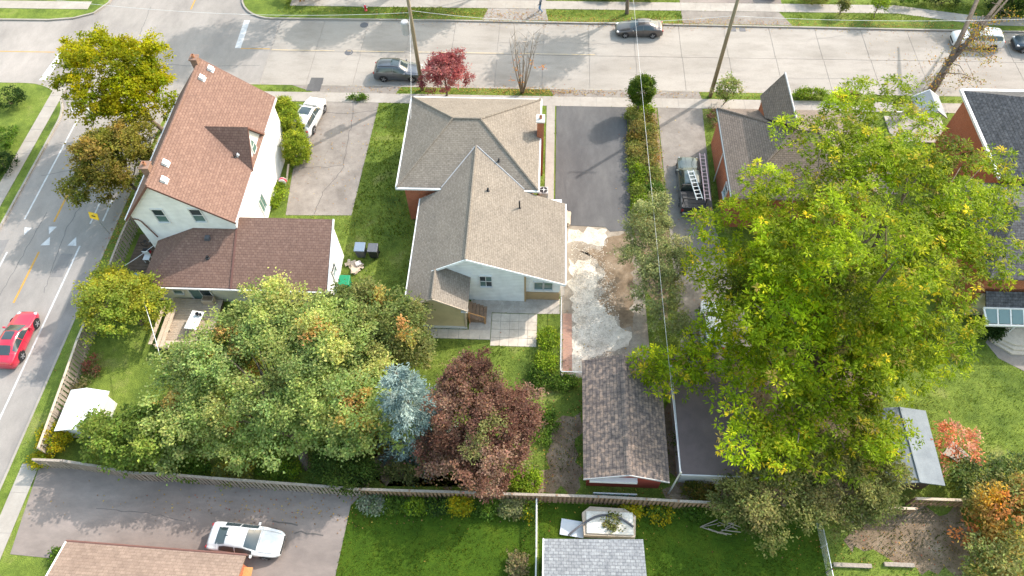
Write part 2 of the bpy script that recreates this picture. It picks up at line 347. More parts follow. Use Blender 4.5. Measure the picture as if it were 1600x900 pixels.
# slabs of the concrete street with open joints
xs = [-27.46]
while xs[-1] < 60: xs.append(xs[-1]+4.55)
for i in range(len(xs)-1):
    for (y0, y1) in ((52.3, 57.12), (57.16, 62.2)):
        dz = random.uniform(-.004, .004)
        x0, x1 = xs[i]+.018, xs[i+1]-.018
        MB().prism([(x0, y0), (x1, y0), (x1+.05, y1), (x0+.05, y1)], RZ-.025, RZ+dz).build('road_slab', CONC, conc)
MB().box(60, 140, 52.3, 62.2, RZ-.02, RZ).build('road_slab', CONC, conc)

def kerbline(pts, name='kerb', parent=None):
    o = band(strip(pts, -.012)[1], .18, -.32, .012, name, KERB, parent)
    return o if parent else struct(o)
def block(name, kerb_pts, rest, mat=GRASS):
    """a block of land standing a kerb's height above the road"""
    o = MB().prism(kerb_pts+rest, -.3, 0).build(name, mat); struct(o)
    kerbline(kerb_pts, 'kerb', o); return o
# south-east block (the lots in view): west edge along the side road, north edge along the street
EDGE_X, EDGE_Y = -35.45, 52.25
se = [(140, EDGE_Y), (60, EDGE_Y)] + [(x, EDGE_Y) for x in (40, 20, 0, -20)] + arc(EDGE_X+6, EDGE_Y-6, 6, 90, 180, 12) + [(EDGE_X, 30), (EDGE_X, 10), (EDGE_X, -60)]
lots = block('lawn', se, [(140, -60)])
ne = [(-32.6, 140), (-32.6, 67.5)] + arc(-28.4, 66.3, 4.2, 180, 270, 8)[1:] + [(-10, 62.15), (20, 61.9), (45, 61.6), (140, 61.2)]
north = block('lawn_north', ne, [(140, 140)])
nw = [(-120, 61.0), (-52, 61.35), (-49.5, 61.7), (-47.6, 62.6), (-46.6, 64.4), (-46.3, 70), (-46.3, 140)]
northwest = block('lawn_northwest', nw, [(-120, 140)])
sw = [(-45.0, -60), (-45.0, 43)] + arc(-50.3, 46.6, 5.3, 0, 90, 9) + [(-120, 51.9)]
southwest = block('lawn_southwest', sw, [(-120, -60)])

# ---- sidewalks built of single slabs
def slab_walk(name, x0, x1, y0, y1, step, z=.025, along='x', skip=(), mat=WALK, slope=0):
    base = sheet(name, rect(x0, x1, y0, y1), z-.012, TAR_L, thick=.06)
    a, b_ = (x0, x1) if along == 'x' else (y0, y1); t = a
    while t < b_-.05:
        e = min(t+step, b_)
        if along == 'x': m = MB().box(t+.012, e-.012, y0, y1, z-.03, z+random.uniform(-.003, .004))
        else: m = MB().box(x0, x1, t+.012, e-.012, z-.03, z+random.uniform(-.003, .004))
        m.build('paving_slab', mat, base); t = e
    return base
slab_walk('sidewalk_near', -31.5, 60, 49.85, 51.12, 1.52)
slab_walk('sidewalk_far', -27, 36, 64.25, 65.6, 1.52)
slab_walk('sidewalk_corner', -60, -48.5, 63.2, 64.5, 1.52)
slab_walk('sidewalk_west', -47.2, -46.0, 20, 51.2, 1.5, along='y')
slab_walk('sidewalk_side', -34.55, -33.35, 2, 14.35, 2.6, along='y')
slab_walk('sidewalk_side_upper', -34.9, -33.7, 38, 49.6, 1.5, along='y')
# the far walk bends towards the kerb on the right
o = sheet('footpath_bend', [(36, 64.25), (44, 62.6), (60, 62.2), (60, 63.6), (44.4, 63.9), (36, 65.6)], .022, WALK)

# ---- driveways
d_left = sheet('concrete_driveway', [(-21.3, 36.2), (-15.75, 36.35), (-15.4, 49.83), (-22.2, 49.83), (-22.0, 44)], .02, DRIVE)
sheet('driveway_apron_left', [(-21.9, 51.14), (-14.0, 51.14), (-13.6, 52.1), (-24.2, 52.1)], .012, DRIVE)
d_mid = sheet('asphalt_driveway', [(1.25, 49.83), (7.75, 49.83), (7.6, 42), (7.5, 35.5), (5.8, 35.3), (5.4, 35.75), (2.4, 35.85), (1.9, 36.8), (1.25, 37.5)], .03, ASPH_NEW)
sheet('driveway_apron_middle', [(1.0, 51.14), (14.8, 51.14), (14.6, 52.1), (.6, 52.1)], .012, DRIVE)
d_right = sheet('shared_concrete_driveway', [(10.6, 49.83), (14.7, 49.83), (14.3, 36), (15.5, 30), (15.8, 24), (10.6, 23.5)], .02, DRIVE)
sheet('driveway_right', [(22.5, 49.83), (30, 49.83), (30, 40), (22.5, 40)], .02, DRIVE)
d_low = sheet('asphalt_parking', GP([(62, 728), (150, 731), (300, 746), (562, 776), (548, 790), (524, 900), (515, 960), (97, 960), (96, 874), (16, 866)]), .02, ASPH_MID)
d_far = sheet('driveway_north', [(-6, 65.6), (0, 65.6), (0, 90), (-6, 90)], .018, ASPH)
sheet('driveway_apron_north', [(-6.5, 62.35), (.3, 62.35), (0, 64.23), (-6, 64.23)], .012, ASPH)
sheet('driveway_north_right', [(14, 65.62), (24.5, 65.62), (24.5, 90), (14, 90)], .018, ASPH_MID)
sheet('driveway_apron_north_right', [(14, 62.2), (25, 62.1), (24, 64.23), (14, 64.23)], .012, DRIVE)
sheet('house_side_path', [(.35, 49.83), (1.12, 49.83), (1.12, 37.2), (1.6, 35.4), (2.05, 35.4), (2.05, 29.0), (1.75, 28.9), (1.6, 35.3), (.35, 38.5)], .035, WALK)

# ---- bare soil and pale gravel behind the asphalt
def jagged(poly, step=.35, amp=.16, seed=1):
    r_ = np.random.default_rng(seed); out = []; n = len(poly)
    for i in range(n):
        a = np.array(poly[i]); b_ = np.array(poly[(i+1) % n]); L = np.linalg.norm(b_-a); k = max(1, int(L/step))
        nrm = np.array([-(b_-a)[1], (b_-a)[0]])/max(L, 1e-6)
        for j in range(k): out.append(tuple(a+(b_-a)*j/k+nrm*r_.normal(0, amp)))
    return out
soil = sheet('bare_soil', [(2.05, 35.9), (7.5, 35.6), (8.2, 31), (8.3, 24), (6.5, 22.3), (1.75, 22.05), (1.75, 28.9), (2.05, 29)], .008, SOIL_P)
gravel_a = sheet('pale_gravel_patch', jagged(GP([(889, 358), (948, 359), (944, 386), (925, 382), (905, 377), (888, 381)]), seed=2), .016, GRAVEL)
gravel_b = sheet('pale_gravel_yard', jagged(GP([(889, 408), (925, 405), (936, 430), (930, 465), (950, 492), (988, 528), (975, 545), (945, 548), (930, 560), (930, 585), (877, 585), (893, 560), (893, 480), (889, 440)]), seed=3), .016, GRAVEL)
sheet('bare_soil_strip', jagged(GP([(948, 366), (984, 362), (988, 440), (990, 520), (965, 505), (948, 488), (934, 462), (940, 428), (932, 402), (905, 392), (930, 386), (948, 388)]), .4, .2, 8), .013, SOIL)
yard_soil = sheet('bare_soil_yard', jagged(GP([(575, 715), (625, 705), (640, 760), (850, 768), (905, 760), (905, 640), (870, 660), (860, 700), (840, 740), (760, 752), (660, 748), (590, 752)]), .5, .3, 4), .004, SOIL, paved=False)
sheet('bare_soil_right', jagged(GP([(1320, 800), (1490, 795), (1540, 830), (1540, 880), (1480, 900), (1440, 900), (1380, 870), (1320, 860)]), .5, .35, 5), .004, SOIL, paved=False)
sheet('bare_soil_lot', jagged([(9, 13.6), (9, 24), (16, 24), (24, 24), (23, 14)], .6, .3, 6), .004, SOIL, paved=False)
sheet('mown_lawn', GP([(562, 785), (835, 800), (838, 960), (505, 960), (524, 900), (545, 790)]), .006, GRASS_B, paved=False)
sheet('mown_lawn_right', GP([(842, 785), (1285, 805), (1300, 960), (842, 960)]), .006, GRASS_B, paved=False)

# ---- patio behind the middle house
pat = sheet('patio', [(-5.1, 28.35), (1.7, 28.7), (1.7, 27.35), (-.05, 27.3), (-3.45, 27.3), (-3.45, 25.3), (-5.1, 25.3)], .02, PATIO)
grid = sheet('slab_patio', rect(-3.42, .0, 24.45, 27.25), .012, TAR_L)
for i in range(5):
    for j in range(4):
        x0, y0 = -3.42+i*.684, 24.45+j*.7
        MB().box(x0+.014, x0+.67, y0+.014, y0+.686, -.02, .034+random.uniform(-.006, .006)).build('paving_slab', SLAB, grid)
rowp = sheet('slab_path', rect(-9.0, -3.45, 24.95, 25.75), .012, TAR_L)
for i in range(7):
    x0 = -9.0+i*.793; MB().box(x0+.014, x0+.78, 24.96, 25.74, -.02, .03+random.uniform(-.006, .006)).build('paving_slab', SLAB, rowp)
MB().box(1.95, 2.62, 22.3, 27.4, -.1, .034).build('brick_edging', BRICKPAVE, soil)

# ---- road markings, joints, covers (4 mm above what they lie on)
def paint(name, poly, mat, z=RZ+.002, parent=roads): return MB().prism(poly, z-.003, z).build(name, mat, parent)
y = -20
paint('edge_line', rect(-37.72, -37.58, -40, 32.6), WHITE_LINE); paint('edge_line', rect(-37.72, -37.58, 34.9, 37.4), WHITE_LINE); paint('edge_line', rect(-36.75, -36.6, 35.2, 37.6), WHITE_LINE)
paint('edge_line', rect(-43.5, -43.36, 35.2, 47), WHITE_LINE); paint('edge_line', rect(-43.5, -43.36, -30, 31.8), WHITE_LINE)
paint('centre_line', rect(-40.88, -40.72, 35.0, 43.5), YEL_LINE); paint('centre_line', rect(-40.88, -40.72, 27.0, 31.9), YEL_LINE); paint('centre_line', rect(-40.88, -40.72, 8, 24.2), YEL_LINE)
for a, b_, c_ in (((-43.05, 34.35), (-42.4, 34.3), (-42.75, 33.55)), ((-41.05, 34.5), (-40.35, 34.5), (-40.7, 33.7)), ((-40.95, 32.55), (-40.2, 32.6), (-40.5, 33.45)), ((-38.7, 32.6), (-37.95, 32.6), (-38.3, 33.5))):
    paint('hump_triangle', [a, b_, c_], WHITE_LINE)
paint('stop_bar', [(-31.2, 57.5), (-30.6, 57.5), (-30.75, 61.9), (-31.35, 61.9)], WHITE_LINE)
paint('stop_bar', [(-44.6, 48.1), (-41.1, 48.1), (-41.1, 48.7), (-44.6, 48.7)], WHITE_LINE)
paint('stop_bar', [(-49.3, 52.3), (-48.6, 52.3), (-48.2, 56.7), (-48.9, 56.7)], WHITE_LINE)
paint('centre_line', rect(-37.6, -37.45, 63.6, 70), YEL_LINE)
paint('centre_line', rect(-30.6, -27.6, 57.4, 57.5), YEL_LINE); paint('centre_line', rect(-80, -49.4, 56.4, 56.5), YEL_LINE)
for x0, x1 in ((-27.4, -21), (-20, -14), (-12.5, -4), (-3, 5)):
    paint('centre_line', rect(x0, x1, 57.27, 57.35), mottled('worn_yellow', [(.4, (.50, .42, .31)), (.6, (.56, .42, .24))], 2, .9, .1, 30) if x0 < -27 else MATS['worn_yellow'], RZ+.012, conc)
def crack(pts, w, mat, z, parent):
    P = [Vector(p) for p in pts]; Q = []
    for a, b_ in zip(P[:-1], P[1:]):
        k = max(2, int((b_-a).length/.4))
        for i in range(k): Q.append(a+(b_-a)*i/k+Vector((random.gauss(0, .04), random.gauss(0, .04))))
    Q.append(P[-1]); o = band([tuple(q) for q in Q], w, z-.002, z, 'crack', mat, parent); return o
crack(GP([(552, 160), (548, 200), (540, 235), (537, 262)]), .05, TAR, .024, d_left); crack(GP([(537, 262), (505, 300), (490, 335)]), .05, TAR, .024, d_left)
crack(GP([(500, 176), (550, 178), (590, 172)]), .05, TAR, .024, d_left); crack(GP([(470, 262), (510, 262), (537, 258)]), .04, TAR, .024, d_left)
crack(GP([(510, 110), (545, 85), (575, 42)]), .05, TAR_L, RZ+.014, conc); crack(GP([(545, 85), (640, 88)]), .04, TAR_L, RZ+.014, conc)
crack(GP([(425, 815), (445, 818), (465, 822)]), .09, TAR, .024, d_low); crack(GP([(462, 832), (480, 834), (505, 838)]), .09, TAR, .024, d_low); crack(GP([(150, 795), (220, 802), (290, 815)]), .03, TAR, .024, d_low)
for pts in ([(-12, 53), (-11.2, 55.2), (-11.6, 57)], [(2.5, 57.3), (3.6, 59.4), (3.2, 62)], [(14, 52.5), (15.5, 54.8), (19.5, 55.4), (21, 57)], [(25, 57.3), (26.2, 60), (30, 60.8)], [(-5.5, 58.8), (0, 59.2), (5, 58.9), (9.8, 59.2)], [(22, 54.2), (30, 54.5), (38, 54.1)]):
    crack(pts, .035, TAR_L, RZ+.014, conc)
for pts in ([(-42.4, 12), (-41.9, 20), (-42.2, 27), (-41.8, 36)], [(-38.8, 28), (-39.4, 34), (-38.9, 41)], [(-44, 40), (-41, 41), (-36, 40.2)], [(-46, 54), (-40, 55.2), (-34, 54.6), (-28, 55)], [(-42, 64), (-41.5, 58), (-42.3, 51)]):
    crack(pts, .045, TARSEAL, RZ+.002, roads)
for x0, x1, y0, y1 in ((-38.9, -37.9, 29.5, 31.8), (-45.0, -43.8, 24, 33), (-36.5, -35.5, 20, 30), (-40, -37.8, 50.5, 52)):
    MB().prism(jagged(rect(x0, x1, y0, y1), .5, .05, int(y0)), RZ-.004, RZ-.0015).build('road_repair', ASPH_R, roads)
for px, py in ((545, 82), (569, 39)):
    g = G(px, py, RZ)
    o = MB().lathe((g[0], g[1], RZ+.006), [(.42, -.01), (.42, .008), (.34, .012), (.30, .004), (.05, .006)], 20).build('manhole_cover', DGREY)
    tag(o, 'round iron manhole cover '+('on the centre line of the street' if py > 60 else 'by the far kerb near the hydrant'), 'manhole cover')
MB().prism([(-22.6, 52.3), (-21.3, 52.3), (-21.35, 53.3), (-22.55, 53.3)], RZ+.005, RZ+.018).build('asphalt_patch', ASPH_NEW, conc)
MB().prism([(-22.65, 51.3), (-21.3, 51.3), (-21.3, 52.24), (-22.6, 52.24)], 0, .03).build('asphalt_patch', ASPH_NEW, lots)
for px in (1145, 1160):
    g = G(px, 46, RZ); tag(MB().box(g[0]-.3, g[0]+.3, g[1]-.3, g[1]+.2, RZ+.003, RZ+.02).build('drain_grate', DGREY), 'square storm drain grate by far kerb, '+('left' if px == 1145 else 'right')+' one of the pair', 'drain', 'storm drain grates')

# ================================================================== buildings
def window(parent, c, w, h, nrm, bars=(1, 2), glass=GLASS, depth=.09, frame=.07, arch=False):
    """a framed window on a wall: c = centre on the wall face, nrm = '-y' or '+x' or '-x'"""
    ax = {'-y': (Vector((1, 0, 0)), Vector((0, -1, 0))), '+x': (Vector((0, 1, 0)), Vector((1, 0, 0))), '-x': (Vector((0, -1, 0)), Vector((-1, 0, 0)))}[nrm]
    t, n_ = ax; c = Vector(c); m = MB(); up = Vector((0, 0, 1))
    def bar(u0, u1, v0, v1, d):
        m.vwall([c+t*u0+up*v0+n_*d, c+t*u1+up*v0+n_*d, c+t*u1+up*v1+n_*d, c+t*u0+up*v1+n_*d], n_, d+.03)
    bar(-w/2-frame, -w/2, -h/2-frame, h/2+frame, depth); bar(w/2, w/2+frame, -h/2-frame, h/2+frame, depth)
    bar(-w/2, w/2, h/2, h/2+frame, depth-.004); bar(-w/2-.06, w/2+.06, -h/2-frame-.02, -h/2, depth+.05)
    for i in range(1, bars[0]): bar(-w/2+w*i/bars[0]-.02, -w/2+w*i/bars[0]+.02, -h/2, h/2, depth*.6)
    for j in range(1, bars[1]): bar(-w/2, w/2, -h/2+h*j/bars[1]-.022, -h/2+h*j/bars[1]+.022, depth*.6-.004)
    o = m.build('window', TRIM_W, parent)
    g = MB()
    for i in range(bars[0]):
        for j in range(bars[1]):
            g = MB(); u0, u1 = -w/2+w*i/bars[0]+.005, -w/2+w*(i+1)/bars[0]-.005; v0, v1 = -h/2+h*j/bars[1]+.005, -h/2+h*(j+1)/bars[1]-.005
            g.vwall([c+t*u0+up*v0+n_*.02, c+t*u1+up*v0+n_*.02, c+t*u1+up*v1+n_*.02, c+t*u0+up*v1+n_*.02], n_, .012)
            g.build('pane', glass if (i+j) % 2 else GLASS_G, o)
    return o
def ridge_cap(m, a, b_, w=.13, h=.035):
    m.tube([a, b_], [w, w], 6); return m
def chimney(parent, c, sx, sy, z0, z1, mat=None, pots=1):
    o = MB().box(c[0]-sx/2, c[0]+sx/2, c[1]-sy/2, c[1]+sy/2, z0, z1).build('chimney', mat or BRICK, parent)
    MB().box(c[0]-sx/2-.07, c[0]+sx/2+.07, c[1]-sy/2-.07, c[1]+sy/2+.07, z1+.001, z1+.11).build('chimney_cap', PALEWALL if mat is None else mat, o)
    for k in range(pots):
        MB().lathe((c[0]+(k-(pots-1)/2)*.3, c[1], z1+.1), [(.12, 0), (.13, .25), (.10, .25), (.09, .05)], 10).build('flue_pot', RUSTPOT, o)
    return o
RUSTPOT = plain('terracotta', (.36, .17, .10), .8)
def vent_box(parent, c, s=.5, h=.16, mat=None, slope=0, ax='x'):
    m = MB().rbox((c[0], c[1], c[2]+.02), (s, s, .05), ry=slope if ax == 'x' else 0, rx=slope if ax == 'y' else 0)
    m.rbox((c[0], c[1], c[2]+h), (s*.8, s*.8, h*.9), ry=slope if ax == 'x' else 0, rx=slope if ax == 'y' else 0)
    return m.build('roof_vent', mat or TRIM_W, parent)
def pipe(parent, c, r=.06, h=.45):
    return MB().lathe((c[0], c[1], c[2]-.15), [(r*2.2, 0), (r*2.0, .16), (r, .2), (r, h+.15), (r*.7, h+.15)], 10).build('vent_pipe', BLACK, parent)
def footprint(x0, x1, y0, y1): PAVED.append(np.array(rect(x0, x1, y0, y1)))

# ---------------- middle house: hipped front block, gabled rear wing, small gabled mud room
H = thing('brick_house', 'orange brick house with taupe hipped roof and pale blue rear gable wall', 'house', (-5, 36, 0))
X0, X1, Y0, Y1, EZ, RZ_ = -11.15, -.2, 35.7, 45.75, 4.5, 7.05
footprint(-10.75, -.6, 36, 45.4); footprint(-9.2, 1.75, 28.4, 36); footprint(-9.2, -5.2, 25.8, 28.5)
MB().box(X0+.45, X1-.4, Y0+.4, Y1-.4, -.1, EZ-.16).build('brick_wall', BRICK, H)
ra, rb = (-7.0, 40.65, RZ_), (-4.85, 40.65, RZ_)
c00, c10, c11, c01 = (X0, Y0, EZ), (X1, Y0, EZ), (X1, Y1, EZ), (X0, Y1, EZ)
roof = MB().slab([c00, c10, rb, ra], .1).slab([c11, c01, ra, rb], .1).slab([c10, c11, rb], .1).slab([c01, c00, ra], .1).build('roof', TAUPE, H)
capm = MB()
for a, b_ in ((c00, ra), (c10, rb), (c11, rb), (c01, ra), (ra, rb)): ridge_cap(capm, a, b_, .10)
capm.build('ridge_cap', TAUPE, roof)
for q0, q1 in ((Y0-.13, Y0-.005), (Y1+.005, Y1+.13)): MB().box(X0-.1, X1+.1, q0, q1, EZ-.2, EZ-.03).build('gutter', TRIM_W, roof)
for q0, q1 in ((X0-.13, X0-.005), (X1+.005, X1+.13)): MB().box(q0, q1, Y0, Y1, EZ-.19, EZ-.02).build('gutter', TRIM_W, roof)
MB().box(X0+.02, X1-.02, Y0+.02, Y1-.02, EZ-.2, EZ-.13).build('soffit', TRIM_W, roof)
chimney(H, (-.15, 41.6), .55, .75, -.1, 6.2)
# rear wing
RX, REZ, WZ = -5.1, 3.2, 6.05
LX, LZ, RX1 = -9.42, 3.45, 1.95
def zl(x): return WZ-(RX-x)*(WZ-LZ)/(RX-LX)
def zr(x): return WZ-(x-RX)*(WZ-REZ)/(RX1-RX)
YE = 27.95
# ridge runs into the hip: the rear slope of the front block rises (RZ_-EZ)/(40.65-Y0) per metre
def yhit(z): return Y0+(z-EZ)*(40.65-Y0)/(RZ_-EZ)+.05
lv = (RX-(WZ-EZ)*(RX-LX)/(WZ-LZ), Y0+.03, EZ+.03); rv = (RX+(WZ-EZ)*(RX1-RX)/(WZ-REZ), Y0+.03, EZ+.03)
LRX, LRZ, LEX, YL = -7.35, zl(-7.35), -4.95, 25.5
wing = MB().slab([(RX, YE, WZ), (RX1, YE, REZ), (RX1, Y0-.2, REZ), (rv[0], Y0-.2, rv[2]), rv, (RX, yhit(WZ), WZ)], .1)
wing.slab([(LX, YL, LZ), (LRX, YL, LRZ), (LRX, YE, LRZ), (RX, YE, WZ), (RX, yhit(WZ), WZ), lv, (lv[0], Y0-.2, lv[2]), (LX, Y0-.2, LZ)], .1)
wing.slab([(LRX, YL, LRZ), (LEX, YL, 3.15), (LEX, 28.38, 3.15), (LRX, 28.38, LRZ)], .1)
wing = wing.build('rear_roof', TAUPE, H)
capm = MB(); ridge_cap(capm, (RX, YE, WZ), (RX, yhit(WZ), WZ), .09); ridge_cap(capm, (LRX, YL, LRZ), (LRX, YE, LRZ), .08); capm.build('ridge_cap', TAUPE, wing)
fl = MB(); fl.tube([(RX, yhit(WZ), WZ+.03), rv], .05, 6).tube([(RX, yhit(WZ), WZ+.03), lv], .05, 6); fl.build('valley_flashing', FLASH, wing)
# gable wall of the wing, its fascia boards
YW = 28.4
MB().vwall([(-9.1, YW, -.1), (-.95, YW, -.1), (-.95, YW, zr(-.95)-.12), (RX, YW, WZ-.12), (-9.1, YW, zl(-9.1)-.12)], (0, -1, 0), .2).build('gable_wall', BSIDE, H)
MB().vwall([(-.93, YW+.25, 1.0), (1.62, YW+.25, 1.0), (1.62, YW+.25, zr(1.62)-.12), (-.93, YW+.25, zr(-.93)-.12)], (0, -1, 0), .2).build('recessed_wall', BSIDE, H)
MB().box(-.93, 1.64, YW+.18, YW+.4, -.1, .99).build('lower_panel', TAN, H)
MB().box(-1.02, -.9, YW-.04, YW+.16, -.05, zr(-.95)-.14).build('corner_board', TAN, H)
MB().box(1.5, 1.68, YW+.46, 35.9, -.1, REZ-.02).build('side_wall', BSIDE, H)
MB().box(-.5, 1.68, 35.7, 35.92, -.1, REZ-.03).build('return_wall', BSIDE, H)
MB().box(-9.12, -8.95, 26.0, 35.9, -.1, LZ-.0).build('side_wall', BRICK, H)
f = MB(); f.slab([(RX, YE-.05, WZ+.005), (RX1+.03, YE-.05, REZ+.005), (RX1+.03, YE-.004, REZ+.005), (RX, YE-.004, WZ+.005)], .24)
f.slab([(RX, YE-.05, WZ+.005), (LRX-.3, YE-.05, zl(LRX-.3)+.005), (LRX-.3, YE-.004, zl(LRX-.3)+.005), (RX, YE-.004, WZ+.005)], .22); f.build('fascia', BSIDE, wing)
f = MB().box(RX1+.004, RX1+.1, YE, Y0-.2, REZ-.2, REZ-.03); f.build('gutter', TRIM_W, wing)
f = MB().box(LX-.1, LX-.004, YL, Y0-.2, LZ-.2, LZ-.03); f.build('gutter', TRIM_W, wing)
window(H, (-3.85, YW, 2.68), .85, 1.35, '-y', (2, 2))
window(H, (.04, YW+.25, 1.9), .62, .95, '-y', (1, 1)); window(H, (.76, YW+.25, 1.9), .6, .95, '-y', (1, 1), GLASS_G)
# mud room
MB().vwall([(-9.15, 25.85, -.1), (-5.25, 25.85, -.1), (-5.25, 25.85, 3.05), (LRX, 25.85, LRZ-.12), (-9.15, 25.85, 3.35)], (0, -1, 0), .18).build('mud_room_wall', YSIDE, H)
MB().box(-5.43, -5.25, 26.04, 28.18, -.1, 3.02).build('mud_room_side', YSIDE, H)
MB().box(-9.2, -5.2, 25.8, 25.845, -.1, .32).build('base_board', TRIM_W, H)
MB().box(-5.32, -5.2, 25.79, 25.9, .33, 3.0).build('corner_board', WOOD_PALE, H)
MB().box(-9.2, -9.1, 25.79, 25.9, .33, 3.3).build('corner_board', WOOD_PALE, H)
f = MB(); f.slab([(LRX, YL-.04, LRZ+.004), (LEX+.02, YL-.04, 3.154), (LEX+.02, YL-.003, 3.154), (LRX, YL-.003, LRZ+.004)], .16).slab([(LRX, YL-.04, LRZ+.004), (LX, YL-.04, LZ+.004), (LX, YL-.003, LZ+.004), (LRX, YL-.003, LRZ+.004)], .16); f.build('fascia', WOOD_PALE, wing)
MB().box(LX, LX+.55, YL, 25.84, 3.05, 3.12).build('soffit_return', TRIM_W, wing); MB().box(LEX-.5, LEX, YL, 25.84, 2.86, 2.92).build('soffit_return', TRIM_W, wing)
pipe(wing, (-3.95, 34.6, zr(-3.95)), .07, .3); pipe(wing, (-1.55, 33.8, zr(-1.55)), .06, .8); pipe(roof, (-3.3, 37.7, 5.5), .07, .25)
# wooden steps beside the mud room
S = thing('wooden_steps', 'brown wooden steps with orange handrail beside tan mud room', 'steps', (-5.1, 27, 0))
for i in range(5):
    x = -5.16+i*.27
    MB().box(x, x+.255, 26.35, 27.75, .75-.16*i, .80-.16*i).build('tread', WOOD_BR, S)
for yy in (26.4, 27.62):
    MB().vwall([(-5.15, yy, 0), (-3.85, yy, 0), (-3.85, yy, .08), (-5.15, yy, .73)], (0, -1, 0), .06).build('stringer', WOOD_BR, S)
MB().tube([(-5.1, 26.3, 1.6), (-3.85, 26.3, .95)], .05, 6).build('handrail', WOOD_OR, S)
for x, z in ((-5.05, 1.57), (-3.9, .97)): MB().box(x-.04, x+.04, 26.26, 26.34, 0, z).build('rail_post', WOOD_OR, S)

# ---------------- white corner house
W = thing('white_house', 'white sided house with steep brown-red roof and pointed side dormer', 'house', (-26.5, 37, 0))
wx0, wx1, wy0, wy1, wez = -30.65, -22.4, 31.2, 44.4, 5.4
rx, rz = -27.3, 9.3
footprint(-30.3, -22.7, 31.5, 44.2); footprint(-29.4, -15.6, 27.6, 32.3)
k = (rz-wez)/(wx1-rx)
MB().box(-30.3, -22.7, 31.7, 44.0, -.1, wez-.02).build('wall', WSIDE, W)
for yy, nn in ((31.5, -1), (44.2, 1)):
    MB().vwall([(-30.3, yy, -.1), (-22.7, yy, -.1), (-22.7, yy, wez+.1), (rx, yy, rz-.18), (-30.3, yy, wez+.2)], (0, nn, 0), .19).build('gable_wall', WSIDE, W)
wr = MB().slab([(rx, wy0, rz), (wx1, wy0, wez), (wx1, wy1, wez), (rx, wy1, rz)], .13).slab([(rx, wy0, rz), (wx0, wy0, wez), (wx0, wy1, wez), (rx, wy1, rz)], .13).build('roof', BROWN, W)
cm = MB(); ridge_cap(cm, (rx, wy0, rz), (rx, wy1, rz), .1); cm.build('ridge_cap', BROWN, wr)
for yy in (wy0-.05, wy1+.005):
    f = MB().slab([(rx, yy, rz+.01), (wx1, yy, wez+.01), (wx1, yy+.045, wez+.01), (rx, yy+.045, rz+.01)], .24).slab([(rx, yy, rz+.01), (wx0, yy, wez+.01), (wx0, yy+.045, wez+.01), (rx, yy+.045, rz+.01)], .24); f.build('fascia', TRIM_B, wr)
for gy0, gy1 in ((wy0, 36.1), (40.4, wy1)): MB().box(wx1+.004, wx1+.1, gy0, gy1, wez-.16, wez-.02).build('gutter', TRIM_W, wr)
MB().box(wx0-.1, wx0-.004, wy0, wy1, wez-.16, wez-.02).build('gutter', TRIM_W, wr)
# pointed dormer on the east side
dy, dz, dw = 38.25, 8.05, 1.95
db = rx+(rz-dz)/k-.1
dm = MB().slab([(wx1+.02, dy, dz), (wx1+.02, dy-dw, wez-.0), (wx1-.15, dy-dw, wez+.02), (db, dy, dz)], .1).slab([(wx1+.02, dy, dz), (wx1+.02, dy+dw, wez-.0), (wx1-.15, dy+dw, wez+.02), (db, dy, dz)], .1)
dm = dm.build('dormer_roof', BROWN, W)
MB().vwall([(-22.62, dy-dw+.12, wez-.3), (-22.62, dy+dw-.12, wez-.3), (-22.62, dy+dw-.12, wez+.0), (-22.62, dy, dz-.2), (-22.62, dy-dw+.12, wez+.0)], (1, 0, 0), .2).build('dormer_wall', WSIDE, W)
f = MB()
for sgn in (-1, 1): f.slab([(wx1+.025, dy, dz+.01), (wx1+.07, dy, dz+.01), (wx1+.07, dy+sgn*dw, wez+.01), (wx1+.025, dy+sgn*dw, wez+.01)], .2)
f.build('fascia', TRIM_B, dm)
aw = MB(); ap = [(-22.6, dy-.42, 4.95), (-22.6, dy+.42, 4.95), (-22.6, dy+.42, 6.1), (-22.6, dy+.28, 6.5), (-22.6, dy, 6.85), (-22.6, dy-.28, 6.5), (-22.6, dy-.42, 6.1)]
aw = MB().vwall([(p[0]+.05, p[1], p[2]) for p in ap], (1, 0, 0), .06).build('arched_window', TRIM_W, W)
MB().vwall([(-22.53, dy+(p[1]-dy)*.78, 5.75+(p[2]-5.75)*.84) for p in ap], (1, 0, 0), .02).build('pane', GLASS_G, aw)
for p in (5.5, 6.1): MB().box(-22.54, -22.51, dy-.35, dy+.35, p, p+.05).build('glazing_bar', TRIM_W, aw)
window(W, (-28.0, 31.5, 5.6), .8, 1.45, '-y', (1, 2)); window(W, (-25.15, 31.5, 5.75), .8, 1.4, '-y', (1, 2))
window(W, (-22.7, 36.0, 1.7), .95, 1.6, '+x', (2, 1), GLASS_G)
chimney(W, (-27.45, 43.9), .5, .55, 8.4, 9.75, DULLBRICK, 1); chimney(W, (-27.6, 32.6), .55, .6, 8.2, 9.75, DULLBRICK, 1)
for (vx, vy) in ((-26.75, 42.6), (-26.8, 33.6), (-26.55, 32.2), (-26.5, 43.9)):
    vent_box(wr, (vx, vy, rz-(vx-rx)*k), .5, .16, TRIM_W, math.atan(k))
vent_box(wr, (-23.35, 37.0, rz-(-23.35-rx)*k), .26, .2, TRIM_W, math.atan(k)); pipe(wr, (-23.55, 36.75, rz-(-23.55-rx)*k), .05, .3)
f = MB().tube([(-30.25, 31.42, 5.2), (-29.9, 31.42, 5.1), (-29.75, 31.42, 4.9), (-29.35, 31.42, 3.0)], .05, 6); f.build('downspout', TRIM_B, W)
